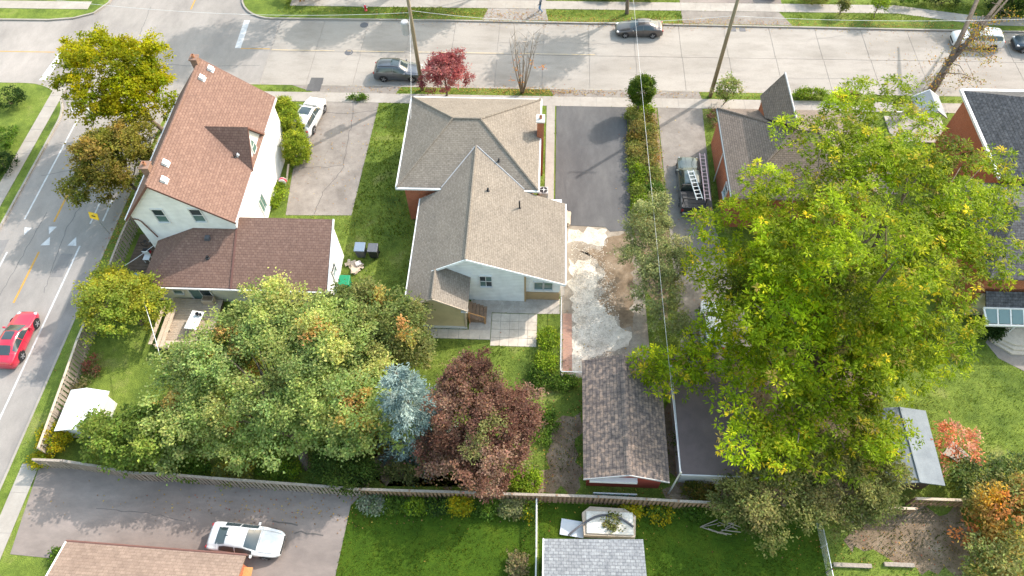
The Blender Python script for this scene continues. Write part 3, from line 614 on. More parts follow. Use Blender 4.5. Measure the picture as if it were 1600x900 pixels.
# lean-to addition
ah, al, ayh, ayl = 4.55, 2.4, 32.3, 27.3; ks = (ah-al)/(ayh-ayl)
def za(y_): return al+(y_-ayl)*ks
ax0, ax1, axm = -29.6, -15.45, -22.75
hx = ax0+(za(31.48)-2.45)/.5
ad = MB().slab([(axm, ayl, al), (axm, 31.48, za(31.48)), (hx, 31.48, za(31.48)), (ax0, ayl+.02, al)], .1).slab([(ax0, ayl+.02, al), (hx, 31.48, za(31.48)), (ax0, 31.48, al+.06)], .1)
ad = ad.build('addition_roof', BROWN, W)
ad2 = MB().slab([(axm, ayl-.03, al+.03), (ax1, ayl-.03, al+.03), (ax1, ayh, ah+.05), (axm, ayh, ah+.05)], .12).build('addition_roof', BROWN, W)
MB().slab([(axm-.09, ayl-.04, al+.06), (axm+.05, ayl-.04, al+.06), (axm+.05, 31.6, za(31.6)+.06), (axm-.09, 31.6, za(31.6)+.06)], .08).build('roof_seam', TRIM_B, ad2)
MB().slab([(ax1-.08, ayl-.05, al+.06), (ax1+.03, ayl-.05, al+.06), (ax1+.03, ayh+.02, ah+.08), (ax1-.08, ayh+.02, ah+.08)], .16).build('rake_board', TRIM_W, ad2)
MB().box(ax0, ax1, ayl-.14, ayl-.04, al-.15, al-.01).build('gutter', TRIM_W, ad2)
MB().vwall([(ax1-.2, 27.62, -.1), (ax1-.2, 32.2, -.1), (ax1-.2, 32.2, za(32.2)-.05), (ax1-.2, 27.62, za(27.62)-.05)], (1, 0, 0), .2).build('addition_end_wall', WSIDE, W)
MB().box(ax0+.3, ax1-.41, 27.62, 27.82, -.1, za(27.62)-.1).build('addition_wall', CSIDE, W)
MB().box(-22.69, ax1-.41, 32.0, 32.2, -.1, za(32.0)-.1).build('addition_back_wall', WSIDE, W)
MB().box(ax0+.3, ax0+.5, 27.83, 31.48, -.1, al-.05).build('addition_side_wall', CSIDE, W)
window(W, (ax1-.2, 29.6, 1.75), .8, 1.1, '+x', (1, 2))
window(W, (-25.6, 27.62, 1.15), 1.6, 1.75, '-y', (2, 1)); window(W, (-27.3, 27.62, 1.5), .7, .9, '-y', (1, 2))
vent_box(ad, (-24.9, 30.75, za(30.75)), .42, .14, DGREY, -0, 'y'); pipe(ad, (-24.75, 29.4, za(29.4)), .09, .2)

# ---------------- brick bungalow to the right with a steep front gable
B = thing('brick_bungalow', 'red brick house with brown hipped roof and dark steep front gable', 'house', (20, 40.5, 0))
bx0, bx1, by0, by1, bez, brz = 14.75, 26.2, 35.8, 45.7, 3.9, 6.35
footprint(15, 26, 36, 45.5)
MB().box(15.0, 25.9, 36.1, 45.4, -.1, bez-.12).build('brick_wall', BRICK, B)
by = 40.75
p0, p1 = (19.75, by, brz), (21.3, by, brz)
q00, q10, q11, q01 = (bx0, by0, bez), (bx1, by0, bez), (bx1, by1, bez), (bx0, by1, bez)
br_ = MB().slab([q00, q10, p1, p0], .1).slab([q11, q01, p0, p1], .1).slab([q10, q11, p1], .1).slab([q01, q00, p0], .1).build('roof', TAUPE_W, B)
cm = MB()
for a, b_ in ((q00, p0), (q10, p1), (q11, p1), (q01, p0), (p0, p1)): ridge_cap(cm, a, b_, .1)
cm.build('ridge_cap', TAUPE_W, br_)
MB().box(bx0-.1, bx0-.004, by0, by1, bez-.18, bez-.02).build('gutter', TRIM_G, br_)
gx, gz, gw, ge = 19.3, 7.6, 1.3, 5.2
fr_ = MB().slab([(gx, 45.9, gz), (gx-gw, 45.9, ge), (gx-gw, 43.3, ge), (gx, 39.9, gz)], .1).slab([(gx, 45.9, gz), (gx+gw, 45.9, ge), (gx+gw, 43.3, ge), (gx, 39.9, gz)], .1).build('front_gable_roof', TAUPE_W, B)
MB().vwall([(gx-gw+.1, 45.5, 3), (gx+gw-.1, 45.5, 3), (gx+gw-.1, 45.5, ge), (gx, 45.5, gz-.2), (gx-gw+.1, 45.5, ge)], (0, 1, 0), .2).build('front_gable_wall', BRICK, B)
for sx_ in (-1, 1): MB().vwall([(gx+sx_*(gw-.12), 45.29, 3.6), (gx+sx_*(gw-.12), 43.2, 4.6), (gx+sx_*(gw-.12), 43.2, ge), (gx+sx_*(gw-.12), 45.29, ge)], (sx_, 0, 0), .1).build('gable_cheek', BRICK, B)
cm = MB(); ridge_cap(cm, (gx, 45.9, gz), (gx, 39.9, gz), .08); cm.build('ridge_cap', FLASH, fr_)
window(B, (15.0, 38.2, 2.0), .8, 1.2, '-x', (1, 2))
MB().lathe((14.78, 41.0, .0), [(.05, 0), (.05, 3.6)], 8).build('downspout', TRIM_W, B)
sheet('side_planter', [(14.3, 49.5), (15.8, 49.8), (15.8, 46), (14.6, 46)], .006, GRASS, paved=False)

# ---------------- slate-roofed brick house at the right edge
R = thing('slate_roof_house', 'brick house with slate grey roof and wide white gutters at right edge', 'house', (39, 40, 0))
footprint(34.5, 46, 37, 46); footprint(31.2, 44, 28.4, 37)
fx0, fy0, fy1, fez = 34.25, 36.8, 46.2, 5.8
MB().box(34.6, 46, 37.1, 45.9, -.1, fez-.1).build('brick_wall', BRICK, R)
rr = MB().slab([(fx0, fy0, fez), (46.4, fy0, fez), (42, 41.5, 9.0), (38.9, 41.5, 9.0)], .12).slab([(fx0, fy1, fez), (46.4, fy1, fez), (42, 41.5, 9.0), (38.9, 41.5, 9.0)], .12).slab([(fx0, fy0, fez), (fx0, fy1, fez), (38.9, 41.5, 9.0)], .12).build('roof', SLATE, R)
g_ = MB().box(fx0-.2, fx0-.004, fy0, fy1+.2, fez-.2, fez+.01).box(fx0, 46.4, fy1+.004, fy1+.25, fez-.2, fez+.012); g_.build('gutter', TRIM_W, rr)
MB().box(31.4, 44, 28.6, 36.7, -.1, 4.9).build('rear_wing_wall', BRICK, R)
rw = MB().slab([(31.1, 28.2, 5.0), (44, 28.2, 5.0), (44, 33, 7.0), (33.6, 33, 7.0)], .12).slab([(31.1, 37, 5.0), (44, 37, 5.0), (44, 33, 7.0), (33.6, 33, 7.0)], .12).slab([(31.1, 28.2, 5.0), (31.1, 37, 5.0), (33.6, 33, 7.0)], .12).build('rear_roof', SLATE, R)
MB().slab([(31.8, 28.3, 3.3), (44, 28.3, 3.3), (44, 27.3, 2.75), (31.8, 27.3, 2.75)], .1).build('lower_roof', SLATE, R)
sr = MB().slab([(31.6, 27.28, 2.72), (31.72, 27.28, 2.72), (31.9, 26.2, 2.2), (31.78, 26.2, 2.2)], .08)
for xx in (32.6, 33.5, 34.4, 35.3, 36.2): sr.slab([(xx-.05, 27.26, 2.71), (xx+.05, 27.26, 2.71), (xx+.05, 26.25, 2.21), (xx-.05, 26.25, 2.21)], .08)
sr.box(31.7, 38, 26.12, 26.24, 2.05, 2.22); sr.box(31.6, 38, 27.2, 27.3, 2.6, 2.76)
for xx in (34.4, 37): sr.box(xx-.04, xx+.04, 26.6, 26.68, 0, 2.3)
srf = sr.build('sunroom_frame', TRIM_W, R)
for i in range(5):
    xx = 31.8+i*.9
    MB().slab([(xx+.0, 27.2, 2.66), (xx+.75, 27.2, 2.66), (xx+.75, 26.3, 2.2), (xx+.0, 26.3, 2.2)], .02).build('pane', GLASS_G, srf)
MB().box(31.9, 38, 28.3, 28.5, 0, 2.7).build('sunroom_wall', CSIDE, R)
# front porch roof with white rails
pr = MB().slab([(33.4, 48.9, 3.5), (34.55, 48.9, 2.7), (34.55, 46.3, 2.7), (33.4, 46.3, 3.5)], .1).slab([(33.4, 48.9, 3.5), (32.25, 48.9, 2.7), (32.25, 46.3, 2.7), (33.4, 46.3, 3.5)], .1).build('porch_roof', SLATE_L, R)
for s_ in (-1, 1): MB().slab([(33.4, 48.95, 3.52), (33.4, 48.86, 3.52), (33.4+s_*1.18, 48.86, 2.72), (33.4+s_*1.18, 48.95, 2.72)], .14).build('fascia', TRIM_W, pr)
for xx in (32.4, 34.4): MB().box(xx-.07, xx+.07, 48.7, 48.84, 0, 2.65).build('porch_post', TRIM_W, R)
for i in range(12): MB().box(31.3+i*.09, 31.34+i*.09, 48.75, 48.79, .12, 1.0).build('baluster', TRIM_W, R)
MB().box(31.25, 32.33, 48.72, 48.82, 1.0, 1.07).build('hand_rail', TRIM_W, R)
MB().box(31.0, 36, 46.0, 49.2, -.1, .12).build('porch_floor', WALK, R)
T = thing('stone_terrace', 'stepped stone terrace below the white framed sunroom', 'terrace', (34.5, 25.5, 0))
for i, (r_, z) in enumerate(((3.0, .16), (2.45, .32), (1.9, .48))):
    poly = [(33.1+(i*.28), 27.0), (33.2+i*.28, 26.0), (34.3+i*.15, 25.0+i*.28), (38, 24.9+i*.28), (38, 27.0)]
    MB().prism(poly, -.05, z).build('step', SLAB, T)
sheet('paved_terrace', GP([(1556, 505), (1540, 535), (1560, 560), (1600, 580), (1660, 580), (1660, 505)]), .02, DRIVE)

# ---------------- garages and sheds
def gable_ns(name, label, cat, x0, x1, y0, y1, ez, rzz, wall, roofm, ridge_x=None, over=.3, trim=TRIM_W, gable=None):
    t = thing(name, label, cat, ((x0+x1)/2, (y0+y1)/2, 0)); footprint(x0, x1, y0, y1)
    mx = ridge_x if ridge_x else (x0+x1)/2
    MB().box(x0, x1, y0+.2, y1-.2, -.1, ez-.12).build('wall', wall, t)
    for yy, n_ in ((y0, -1), (y1, 1)):
        MB().vwall([(x0, yy, -.1), (x1, yy, -.1), (x1, yy, ez-.05), (mx, yy, rzz-.18), (x0, yy, ez-.05)], (0, n_, 0), .19).build('gable_wall', gable or wall, t)
    r_ = MB().slab([(mx, y0-over, rzz), (x0-over, y0-over, ez), (x0-over, y1+over, ez), (mx, y1+over, rzz)], .1).slab([(mx, y0-over, rzz), (x1+over, y0-over, ez), (x1+over, y1+over, ez), (mx, y1+over, rzz)], .1).build('roof', roofm, t)
    f_ = MB()
    for xx in (x0-over, x1+over): f_.slab([(mx, y0-over-.05, rzz+.005), (xx, y0-over-.05, ez+.005), (xx, y0-over-.004, ez+.005), (mx, y0-over-.004, rzz+.005)], .16)
    f_.build('fascia', trim, r_)
    MB().slab([(mx-.16, y0-over, rzz-.02), (mx, y0-over, rzz+.03), (mx, y1+over, rzz+.03), (mx-.16, y1+over, rzz-.02)], .03).slab([(mx+.16, y0-over, rzz-.02), (mx, y0-over, rzz+.03), (mx, y1+over, rzz+.03), (mx+.16, y1+over, rzz-.02)], .03).build('ridge_cap', roofm, r_)
    return t
garage = gable_ns('garage', 'red garage under mottled brown gable roof beside the gravel yard', 'garage', 3.5, 8.2, 14.3, 21.9, 2.45, 3.55, REDWOOD, GAR, 5.9, .33, FLASH)
b_ = MB().box(3.6, 6.6, 13.98, 14.28, 1.7, 2.0).build('lean_awning', TRIM_W, garage)
lp = tag(MB().box(3.9, 6.7, 13.55, 13.62, .05, .9).build('stacked_panels', ALU), 'pale panels stacked behind the red garage', 'panels')
PANE = [MB().box(4.0+i*.45, 4.35+i*.45, 13.5, 13.548, .1, .85).build('panel', GLASS_G, lp) for i in range(6)]
N = thing('flat_garage', 'pale walled garage with dark flat roof half under the ash tree', 'garage', (11.5, 18, 0)); footprint(9.3, 14, 14.6, 22)
MB().box(9.5, 13.9, 14.75, 21.8, -.1, 2.3).build('wall', PALEWALL, N)
fr2 = MB().box(9.3, 14.1, 14.5, 22.1, 2.31, 2.42).build('roof', DARKROOF, N)
MB().box(9.2, 9.3, 14.45, 22.15, 2.28, 2.47).box(9.3, 14.1, 14.42, 14.5, 2.27, 2.46).build('roof_edge', FLASH, fr2)
U = thing('blue_grey_shed', 'blue-grey roofed shed beside the right lawn', 'shed', (24.5, 17, 0)); footprint(23, 26, 14.6, 19.6)
MB().box(22.4, 25.3, 14.9, 19.2, -.1, 2.0).build('wall', WOOD_DK, U)
r_ = MB().slab([(23.9, 14.5, 2.55), (25.65, 14.5, 2.1), (25.8, 19.5, 2.1), (23.9, 19.5, 2.55)], .09).slab([(23.9, 14.5, 2.55), (22.1, 14.5, 2.1), (22.1, 19.5, 2.1), (23.9, 19.5, 2.55)], .09).build('roof', mottled('blue_grey_felt', [(.3, (.14, .16, .18)), (.7, (.21, .235, .255))], .9, .8, .2, 30), U)
MB().tube([(23.9, 14.5, 2.56), (23.9, 19.5, 2.56)], .06, 6).build('ridge_cap', MATS['blue_grey_felt'], r_)
V = thing('grey_shed', 'shed with pale grey shingle roof at the bottom edge', 'shed', (3.7, 8, 0)); footprint(.9, 6.6, 4.5, 10.1)
MB().box(1.0, 6.5, 4.6, 10.0, -.1, 2.0).build('wall', PALEWALL, V)
r_ = MB().slab([(.78, 10.3, 2.2), (6.72, 10.5, 2.2), (6.72, 7.0, 3.1), (.78, 7.0, 3.1)], .09).slab([(.78, 4.2, 2.2), (6.72, 4.2, 2.2), (6.72, 7.0, 3.1), (.78, 7.0, 3.1)], .09).build('roof', GREYSH, V)
MB().slab([(.7, 10.32, 2.21), (.78, 10.32, 2.21), (.78, 7.0, 3.11), (.7, 7.0, 3.11)], .12).build('rake_board', TRIM_W, r_)
K = thing('brown_roof_bungalow', 'bungalow with faded brown roof at bottom left corner', 'house', (-22, 4, 0)); footprint(-27.5, -17.3, 0, 8.4)
MB().box(-27.4, -17.4, .2, 8.3, -.1, 2.3).build('wall', BRICK, K)
r_ = MB().slab([(-27.95, 8.92, 2.5), (-16.9, 8.55, 2.5), (-16.8, 3.6, 4.4), (-27.7, 3.8, 4.4)], .1).slab([(-27.7, -1, 2.5), (-16.8, -1, 2.5), (-16.8, 3.6, 4.4), (-27.7, 3.8, 4.4)], .1).build('roof', RUSTROOF, K)
m = MB().tube([(-28.0, 8.98, 2.46), (-16.85, 8.61, 2.46)], .07, 8); m.build('gutter', TRIM_B, r_)
MB().slab([(-28.04, 8.93, 2.53), (-27.95, 8.93, 2.53), (-27.7, 3.8, 4.43), (-27.79, 3.8, 4.43)], .15).build('rake_board', TRIM_W, r_)
MB().box(-17.6, -16.9, 7.2, 8.2, .9, 1.0).build('hose_shelf', WOOD_OR, K)
# white plastic shed in the corner yard
Q = thing('white_shed', 'small white plastic shed half hidden by shrubs near the road fence', 'shed', (-31, 17.6, 0)); footprint(-32, -29.4, 16, 19)
MB().box(-31.9, -29.6, 16.3, 18.9, 0, 1.7).build('wall', TRIM_W, Q)
MB().slab([(-30.75, 16.1, 2.15), (-32.1, 16.1, 1.7), (-32.1, 19.1, 1.7), (-30.75, 19.1, 2.15)], .07).slab([(-30.75, 16.1, 2.15), (-29.4, 16.1, 1.7), (-29.4, 19.1, 1.7), (-30.75, 19.1, 2.15)], .07).build('roof', TRIM_W, Q)

# ---------------- timber deck with benches
D = thing('timber_deck', 'weathered timber deck with L-shaped pale bench behind white house', 'deck', (-26, 25, 0)); footprint(-28.2, -24, 23, 27.6)
i = 0; yy = 23.15
while yy < 27.45:
    MB().box(-28.05, -24.1, yy, yy+.135, .44, .475+random.uniform(-.003, .003)).build('deck_board', DECKW, D); yy += .15
MB().box(-28.0, -24.15, 23.2, 27.4, .1, .43).build('deck_frame', WOOD_DK, D)
for o_, x in ((0, -28.15), (1, -27.82), (2, -27.5)): MB().box(x, x+.27, 23.05, 26.3, .88 if o_ else 1.25, .93 if o_ else 1.3).build('bench_board', WOOD_PALE, D)
for x in (23.0, 23.3): MB().box(-27.2, -24.6, x, x+.26, .88, .93).build('bench_board', WOOD_PALE, D)
for (x, y_) in ((-28.0, 23.2), (-28.0, 25.9), (-27.4, 24.6), (-25, 23.2)): MB().box(x, x+.09, y_, y_+.09, .1, .87).build('bench_leg', WOOD_PALE, D)

# ================================================================== vehicles
PROF = {
 # x, ztop, wtop, zbelt, wbelt
 'sedan': [(2.33, .56, .50, .50, .60), (2.25, .66, .60, .58, .74), (1.95, .76, .66, .67, .84), (1.4, .87, .68, .77, .89), (.98, .96, .68, .86, .90), (.2, 1.39, .57, .92, .91), (-.4, 1.45, .58, .94, .91), (-.95, 1.41, .56, .96, .91), (-1.72, 1.10, .60, .98, .89), (-2.1, 1.06, .62, .95, .85), (-2.27, .98, .58, .86, .78), (-2.34, .70, .52, .62, .66)],
 'suv': [(2.32, .72, .52, .62, .64), (2.22, .88, .66, .76, .80), (1.8, .99, .72, .88, .89), (1.25, 1.07, .74, .96, .93), (.98, 1.12, .74, 1.0, .93), (.3, 1.60, .63, 1.05, .94), (-.4, 1.68, .65, 1.07, .94), (-1.4, 1.66, .64, 1.10, .93), (-1.85, 1.60, .61, 1.12, .91), (-2.2, 1.15, .64, 1.08, .87), (-2.32, .80, .60, .70, .76)],
 'hatch': [(2.1, .62, .50, .55, .62), (2.0, .78, .64, .68, .78), (1.6, .92, .70, .82, .86), (1.1, 1.02, .70, .92, .88), (.88, 1.06, .70, .95, .88), (.2, 1.46, .60, 1.0, .89), (-.4, 1.52, .61, 1.02, .89), (-1.25, 1.47, .59, 1.04, .88), (-1.7, 1.36, .56, 1.05, .86), (-2.0, 1.02, .60, .98, .82), (-2.1, .74, .55, .66, .72)],
 'pickup': [(2.95, .80, .60, .66, .74), (2.85, .98, .76, .82, .90), (2.3, 1.10, .82, .98, .97), (1.6, 1.17, .83, 1.06, 1.0), (1.3, 1.22, .83, 1.09, 1.0), (.65, 1.76, .66, 1.14, 1.0), (.0, 1.87, .68, 1.15, 1.0), (-.75, 1.85, .68, 1.15, 1.0), (-.95, 1.78, .66, 1.15, 1.0), (-1.02, 1.2, .9, 1.16, .99)],
}
GLZ = {'sedan': dict(ws=(.94, .24), rw=(-1.0, -1.68), sw=(.72, -1.35), pil=-.32), 'suv': dict(ws=(.94, .34), rw=(-1.88, -2.17), sw=(.78, -1.95), pil=-.35), 'hatch': dict(ws=(.84, .24), rw=(-1.72, -1.97), sw=(.68, -1.65), pil=-.35), 'pickup': dict(ws=(1.26, .70), rw=(-.965, -1.01), sw=(1.05, -.86), pil=.0)}
def car(name, label, kind, loc, head, paint_, cat='car', wheel_r=.33, group=None, extras=(), sx=1.0):
    root = thing(name, label, cat, loc, head, group)
    pr_ = np.array(PROF[kind]); order = np.argsort(pr_[:, 0]); pr_ = pr_[order]
    x = np.linspace(pr_[0, 0], pr_[-1, 0], 130)
    cols = [np.interp(x, pr_[:, 0], pr_[:, i]) for i in range(1, 5)]
    def sm(a):
        k_ = 5; ap_ = np.concatenate([np.full(k_, a[0]), a, np.full(k_, a[-1])]); ker = np.hanning(2*k_+3)[1:-1]; ker /= ker.sum()
        out = np.convolve(ap_, ker, 'valid'); out[0], out[-1] = a[0], a[-1]; return out
    zt, wt, zb, wb = [sm(a) for a in cols]
    ze = zt-.05-.03*(zt > 1.2)
    def sec(i):
        b0 = .26
        return [(wb[i]*.86, b0-.04), (wb[i]*.95, b0), (wb[i]*.985, b0+.14), (wb[i], (zb[i]+b0)/2+.06), (wb[i]*.99, zb[i]-.06), (wb[i]*.965, zb[i]), (wb[i]*.965+(wt[i]-wb[i]*.965)*.5+.012, zb[i]+(ze[i]-zb[i])*.5), (wt[i]+.01, ze[i]-.03), (wt[i]-.04, ze[i]+.005), (wt[i]*.6, zt[i]-.014), (0, zt[i])]
    m_ = MB(); n = len(x); S_ = [sec(i) for i in range(n)]; K_ = len(S_[0])
    V_ = []
    for i in range(n):
        row = [(x[i], -p[0], p[1]) for p in S_[i]] + [(x[i], p[0], p[1]) for p in S_[i][-2::-1]]
        V_ += row
    W_ = 2*K_-1; F_ = []
    for i in range(n-1):
        for j in range(W_-1): F_.append((i*W_+j, i*W_+j+1, (i+1)*W_+j+1, (i+1)*W_+j))
        F_.append((i*W_+W_-1, i*W_, (i+1)*W_, (i+1)*W_+W_-1))
    F_.append(tuple(range(W_-1, -1, -1))); F_.append(tuple((n-1)*W_+j for j in range(W_)))
    F_ = [f_[::-1] for f_ in F_]
    m_.add(V_, F_); body = m_.build('body', paint_, root, smooth=True, local=True)
    iz = lambda a, q: float(np.interp(q, x, a))
    def top(q, y_):
        w_ = iz(wt, q); t = abs(y_)/max(w_, .01); z_ = iz(zt, q)
        return float(np.interp(t, [0, .6, 1], [z_, z_-.014, iz(ze, q)-.01]))
    def gpatch(nm, xa, xb, ya, yb, nx=7, ny=9, d=.012, mat=GLASS, trim=.0):
        mm = MB(); vs_ = []
        for i in range(nx):
            q = xa+(xb-xa)*i/(nx-1)
            for j in range(ny):
                t = (ya+(yb-ya)*j/(ny-1))*(iz(wt, q)*.93); vs_.append((q, t, top(q, t)+d))
        fs = [(i*ny+j, i*ny+j+1, (i+1)*ny+j+1, (i+1)*ny+j) for i in range(nx-1) for j in range(ny-1)]
        if xb > xa: fs = [f_[::-1] for f_ in fs]
        mm.add(vs_, fs); return mm.build(nm, mat, root, smooth=True, local=True)
    g_ = GLZ[kind]; base_x = {'sedan': (1.42, -1.33), 'suv': (1.4, -1.35), 'hatch': (1.28, -1.28), 'pickup': (1.95, -1.75)}[kind]
    gpatch('windshield', *g_['ws'], -1, 1); 
    if kind != 'pickup': gpatch('rear_window', *g_['rw'], -.94, .94)
    def side(nm, xa, xb, s_, mat=GLASS):
        mm = MB(); vs_ = []; nx, nz = 16, 5
        for i in range(nx):
            q = xa+(xb-xa)*i/(nx-1); w0 = iz(wb, q)*.965; w1 = iz(wt, q); h0 = iz(zb, q); h1 = iz(ze, q)
            for j in range(nz):
                t = .10+.78*j/(nz-1); bulge = .012*math.sin(math.pi*t)
                vs_.append((q, s_*(w0+(w1-w0)*t+bulge+.014), h0+(h1-h0)*t))
        fs = [(i*nz+j, i*nz+j+1, (i+1)*nz+j+1, (i+1)*nz+j) for i in range(nx-1) for j in range(nz-1)]
        mm.add(vs_, fs); mm.build(nm, mat, root, smooth=True, local=True)
    for s_ in (-1, 1):
        side('side_window', g_['pil']+.03, g_['sw'][0], s_); side('side_window', g_['sw'][1], g_['pil']-.03, s_)
        # mirrors, lamps
        q = g_['ws'][0]-.22; MB().rbox((q, s_*(iz(wb, q)+.09), iz(zb, q)+.07), (.13, .2, .12)).build('mirror', paint_, root, local=True, bevel=.03)
        q = x[-1]-.20; MB().rbox((q, s_*iz(wb, q)*.80, iz(zb, q)-.02), (.26, .24, .12), rz=-s_*.5).build('headlight', HEADL, root, local=True, bevel=.04)
        if kind != 'pickup':
            q = x[0]+.12; MB().rbox((q, s_*iz(wb, q)*.84, iz(zb, q)-.05), (.2, .22, .16), rz=s_*.4).build('taillight', TAILL, root, local=True, bevel=.04)
    for s_ in (-1, 1):
        for q in (g_['sw'][0]+.02, g_['pil'], max(g_['sw'][1]+.18, base_x[1]+.45)):
            w0 = iz(wb, q); zb_ = iz(zb, q)
            MB().tube([(q, s_*(w0*.985+.004), .42), (q, s_*(w0+.004), (zb_+.26)/2+.06), (q, s_*(w0*.99+.004), zb_-.06), (q, s_*(w0*.965+.004), zb_)], .008, 4).build('door_seam', BLACK, root, local=True)
    q = g_['ws'][0]+.06; MB().tube([(q, t*iz(wt, q)*.95, top(q, t*iz(wt, q)*.95)+.002) for t in np.linspace(-1, 1, 9)], .009, 4).build('hood_seam', BLACK, root, local=True)
    for s_ in (-1, 1): MB().tube([(q2, s_*iz(wt, q2)*.97, top(q2, iz(wt, q2)*.97)+.004) for q2 in np.linspace(g_['ws'][0]+.06, x[-1]-.2, 8)], .008, 4).build('hood_seam', BLACK, root, local=True)
    q = x[-1]; MB().rbox((q-.03, 0, .45), (.12, 1.1, .18)).build('grille', BLACK, root, local=True, bevel=.03)
    base = {'sedan': (1.42, -1.33), 'suv': (1.4, -1.35), 'hatch': (1.28, -1.28), 'pickup': (1.95, -1.75)}[kind]
    for wx in base:
        for s_ in (-1, 1):
            wy = s_*(max(iz(wb, min(wx, x[-1])), .9 if kind != 'pickup' else .98)-.09)
            if wx < x[0]: wy = s_*.89
            wh = MB(); pr2 = [(wheel_r*.62, -.11), (wheel_r*.94, -.105), (wheel_r, -.07), (wheel_r, .07), (wheel_r*.94, .105), (wheel_r*.62, .11)]
            seg = 22; vs_ = []
            for r_, d in pr2:
                for j in range(seg): vs_.append((wx+r_*math.cos(2*math.pi*j/seg), wy+d, wheel_r+r_*math.sin(2*math.pi*j/seg)))
            fs = [(i*seg+j, i*seg+(j+1) % seg, (i+1)*seg+(j+1) % seg, (i+1)*seg+j) for i in range(len(pr2)-1) for j in range(seg)]+[tuple(range(seg)), tuple(range(5*seg, 6*seg))]
            w_o = wh.add(vs_, fs).build('wheel', BLACK, root, smooth=False, local=True)
            rim = MB()
            for a in range(5):
                t = 2*math.pi*a/5; c_ = Vector((wx+math.cos(t)*wheel_r*.33, wy+s_*.115, wheel_r+math.sin(t)*wheel_r*.33))
                rim.rbox(c_, (wheel_r*.6, .02, .07), ry=-t)
            rim.build('rim', RIM, w_o, local=True)
            am = MB(); vs_ = []; seg = 18
            yo = s_*(abs(wy)+.095)
            for r_ in (wheel_r*.9, wheel_r*1.17):
                for j in range(seg+1):
                    t = math.pi*(-.06+1.12*j/seg); vs_.append((wx+r_*math.cos(t), yo, wheel_r+.02+r_*math.sin(t)))
            am.add(vs_, [(j, j+1, seg+2+j, seg+1+j) for j in range(seg)]).build('wheel_arch', BLACK, root, local=True)
    MB().rbox((0, 0, .2), (x[-1]-x[0]-.5, 1.3, .12)).build('underbody', BLACK, root, local=True)
    for e in extras: e(root, dict(gpatch=gpatch, top=top, iz=iz, wt=wt, zt=zt, ze=ze, x=x, zb=zb, wb=wb))
    return root
HEADL = plain('headlamp', (.75, .78, .8), .1, spec=.8); TAILL = plain('tail_lamp', (.35, .015, .015), .2, spec=.7); RIM = plain('rim_metal', (.42, .42, .44), .3, .7)
P_WHITE = plain('white_paint', (.60, .61, .62), .28, coat=.7); P_GREY = plain('grey_paint', (.12, .13, .145), .32, .5, coat=.7); P_BRGREY = plain('warm_grey_paint', (.11, .10, .096), .32, .5, coat=.7)
P_RED = plain('red_paint', (.50, .018, .045), .28, coat=.8); P_BLUE = plain('dark_blue_paint', (.035, .055, .075), .28, .3, coat=.8); P_GREEN = plain('silver_green_paint', (.085, .105, .10), .3, .4, coat=.9); P_DARK = plain('black_paint', (.03, .03, .033), .3, coat=.7)
def ex_sunroof(root, k_): k_['gpatch']('sunroof', .18, -.55, -.72, .72)
def ex_bigroof(root, k_): k_['gpatch']('glass_roof', .1, -.85, -.85, .85)
def ex_rails(root, k_):
    for s_ in (-1, 1):
        MB().tube([(q, s_*(k_['iz'](k_['wt'], q)-.05), k_['iz'](k_['ze'], q)+.06) for q in np.linspace(.2, -1.7, 8)], .022, 6).build('roof_rail', BLACK, root, local=True)
def ex_fin(root, k_): MB().add([(-.85, -.02, k_['top'](-.85, 0)), (-1.05, -.03, k_['top'](-1.05, 0)), (-1.05, .03, k_['top'](-1.05, 0)), (-.85, .02, k_['top'](-.85, 0)), (-1.04, 0, k_['top'](-1.0, 0)+.09)], [(0, 1, 4), (1, 2, 4), (2, 3, 4), (3, 0, 4)]).build('antenna', BLACK, root, local=True)
def ex_spoiler(root, k_): MB().rbox((-2.13, 0, 1.1), (.2, 1.25, .05), ry=.15).build('spoiler', BLACK, root, local=True, bevel=.02)
def ex_bed(root, k_):
    w = .99
    for s_ in (-1, 1): MB().rbox((-1.98, s_*(w-.05), .76), (1.92, .10, .84)).build('bed_side', P_DARK, root, local=True, bevel=.04)
    MB().rbox((-2.93, 0, .76), (.09, 1.86, .82)).build('tailgate', P_DARK, root, local=True, bevel=.03)
    MB().rbox((-1.98, 0, .60), (1.86, 1.8, .1)).build('bed_floor', BLACK, root, local=True)
    for i in range(4): MB().rbox((-1.42-i*.43, 0, 1.17), (.41, 1.78, .04)).build('bed_cover', BLACK, root, local=True, bevel=.01)
    MB().rbox((-2.99, 0, .48), (.14, 1.7, .16)).build('rear_bumper', METAL, root, local=True, bevel=.03)
    for s_ in (-1, 1): MB().rbox((-2.96, s_*.88, .85), (.09, .16, .3)).build('taillight', TAILL, root, local=True, bevel=.02)
    for q in (-1.15, -2.6):
        for s_ in (-1, 1): MB().rbox((q, s_*.93, 1.5), (.06, .06, .76)).build('rack_post', BLACK, root, local=True)
        MB().rbox((q, 0, 1.9), (.06, 1.92, .06)).build('rack_bar', BLACK, root, local=True)
    for s_ in (-.3, .3): MB().rbox((2.2, s_, k_['top'](2.2, s_)+.004), (1.1, .02, .015), ry=.09).build('hood_crease', P_DARK, root, local=True)
    for s_ in (-.2, .2): MB().rbox((-.1, s_, k_['top'](-.1, s_)+.004), (1.2, .015, .012)).build('roof_crease', P_GREEN, root, local=True)
car('parked_suv', 'grey suv with sunroof parked on street beside the utility pole', 'suv', (-14.0, 53.75, RZ), 0, P_GREY, extras=(ex_sunroof, ex_rails), wheel_r=.36)
car('parked_sedan', 'warm grey sedan parked by the far kerb under red leaved tree', 'sedan', (9.45, 60.75, RZ), rad(180), P_BRGREY, extras=(ex_fin,))
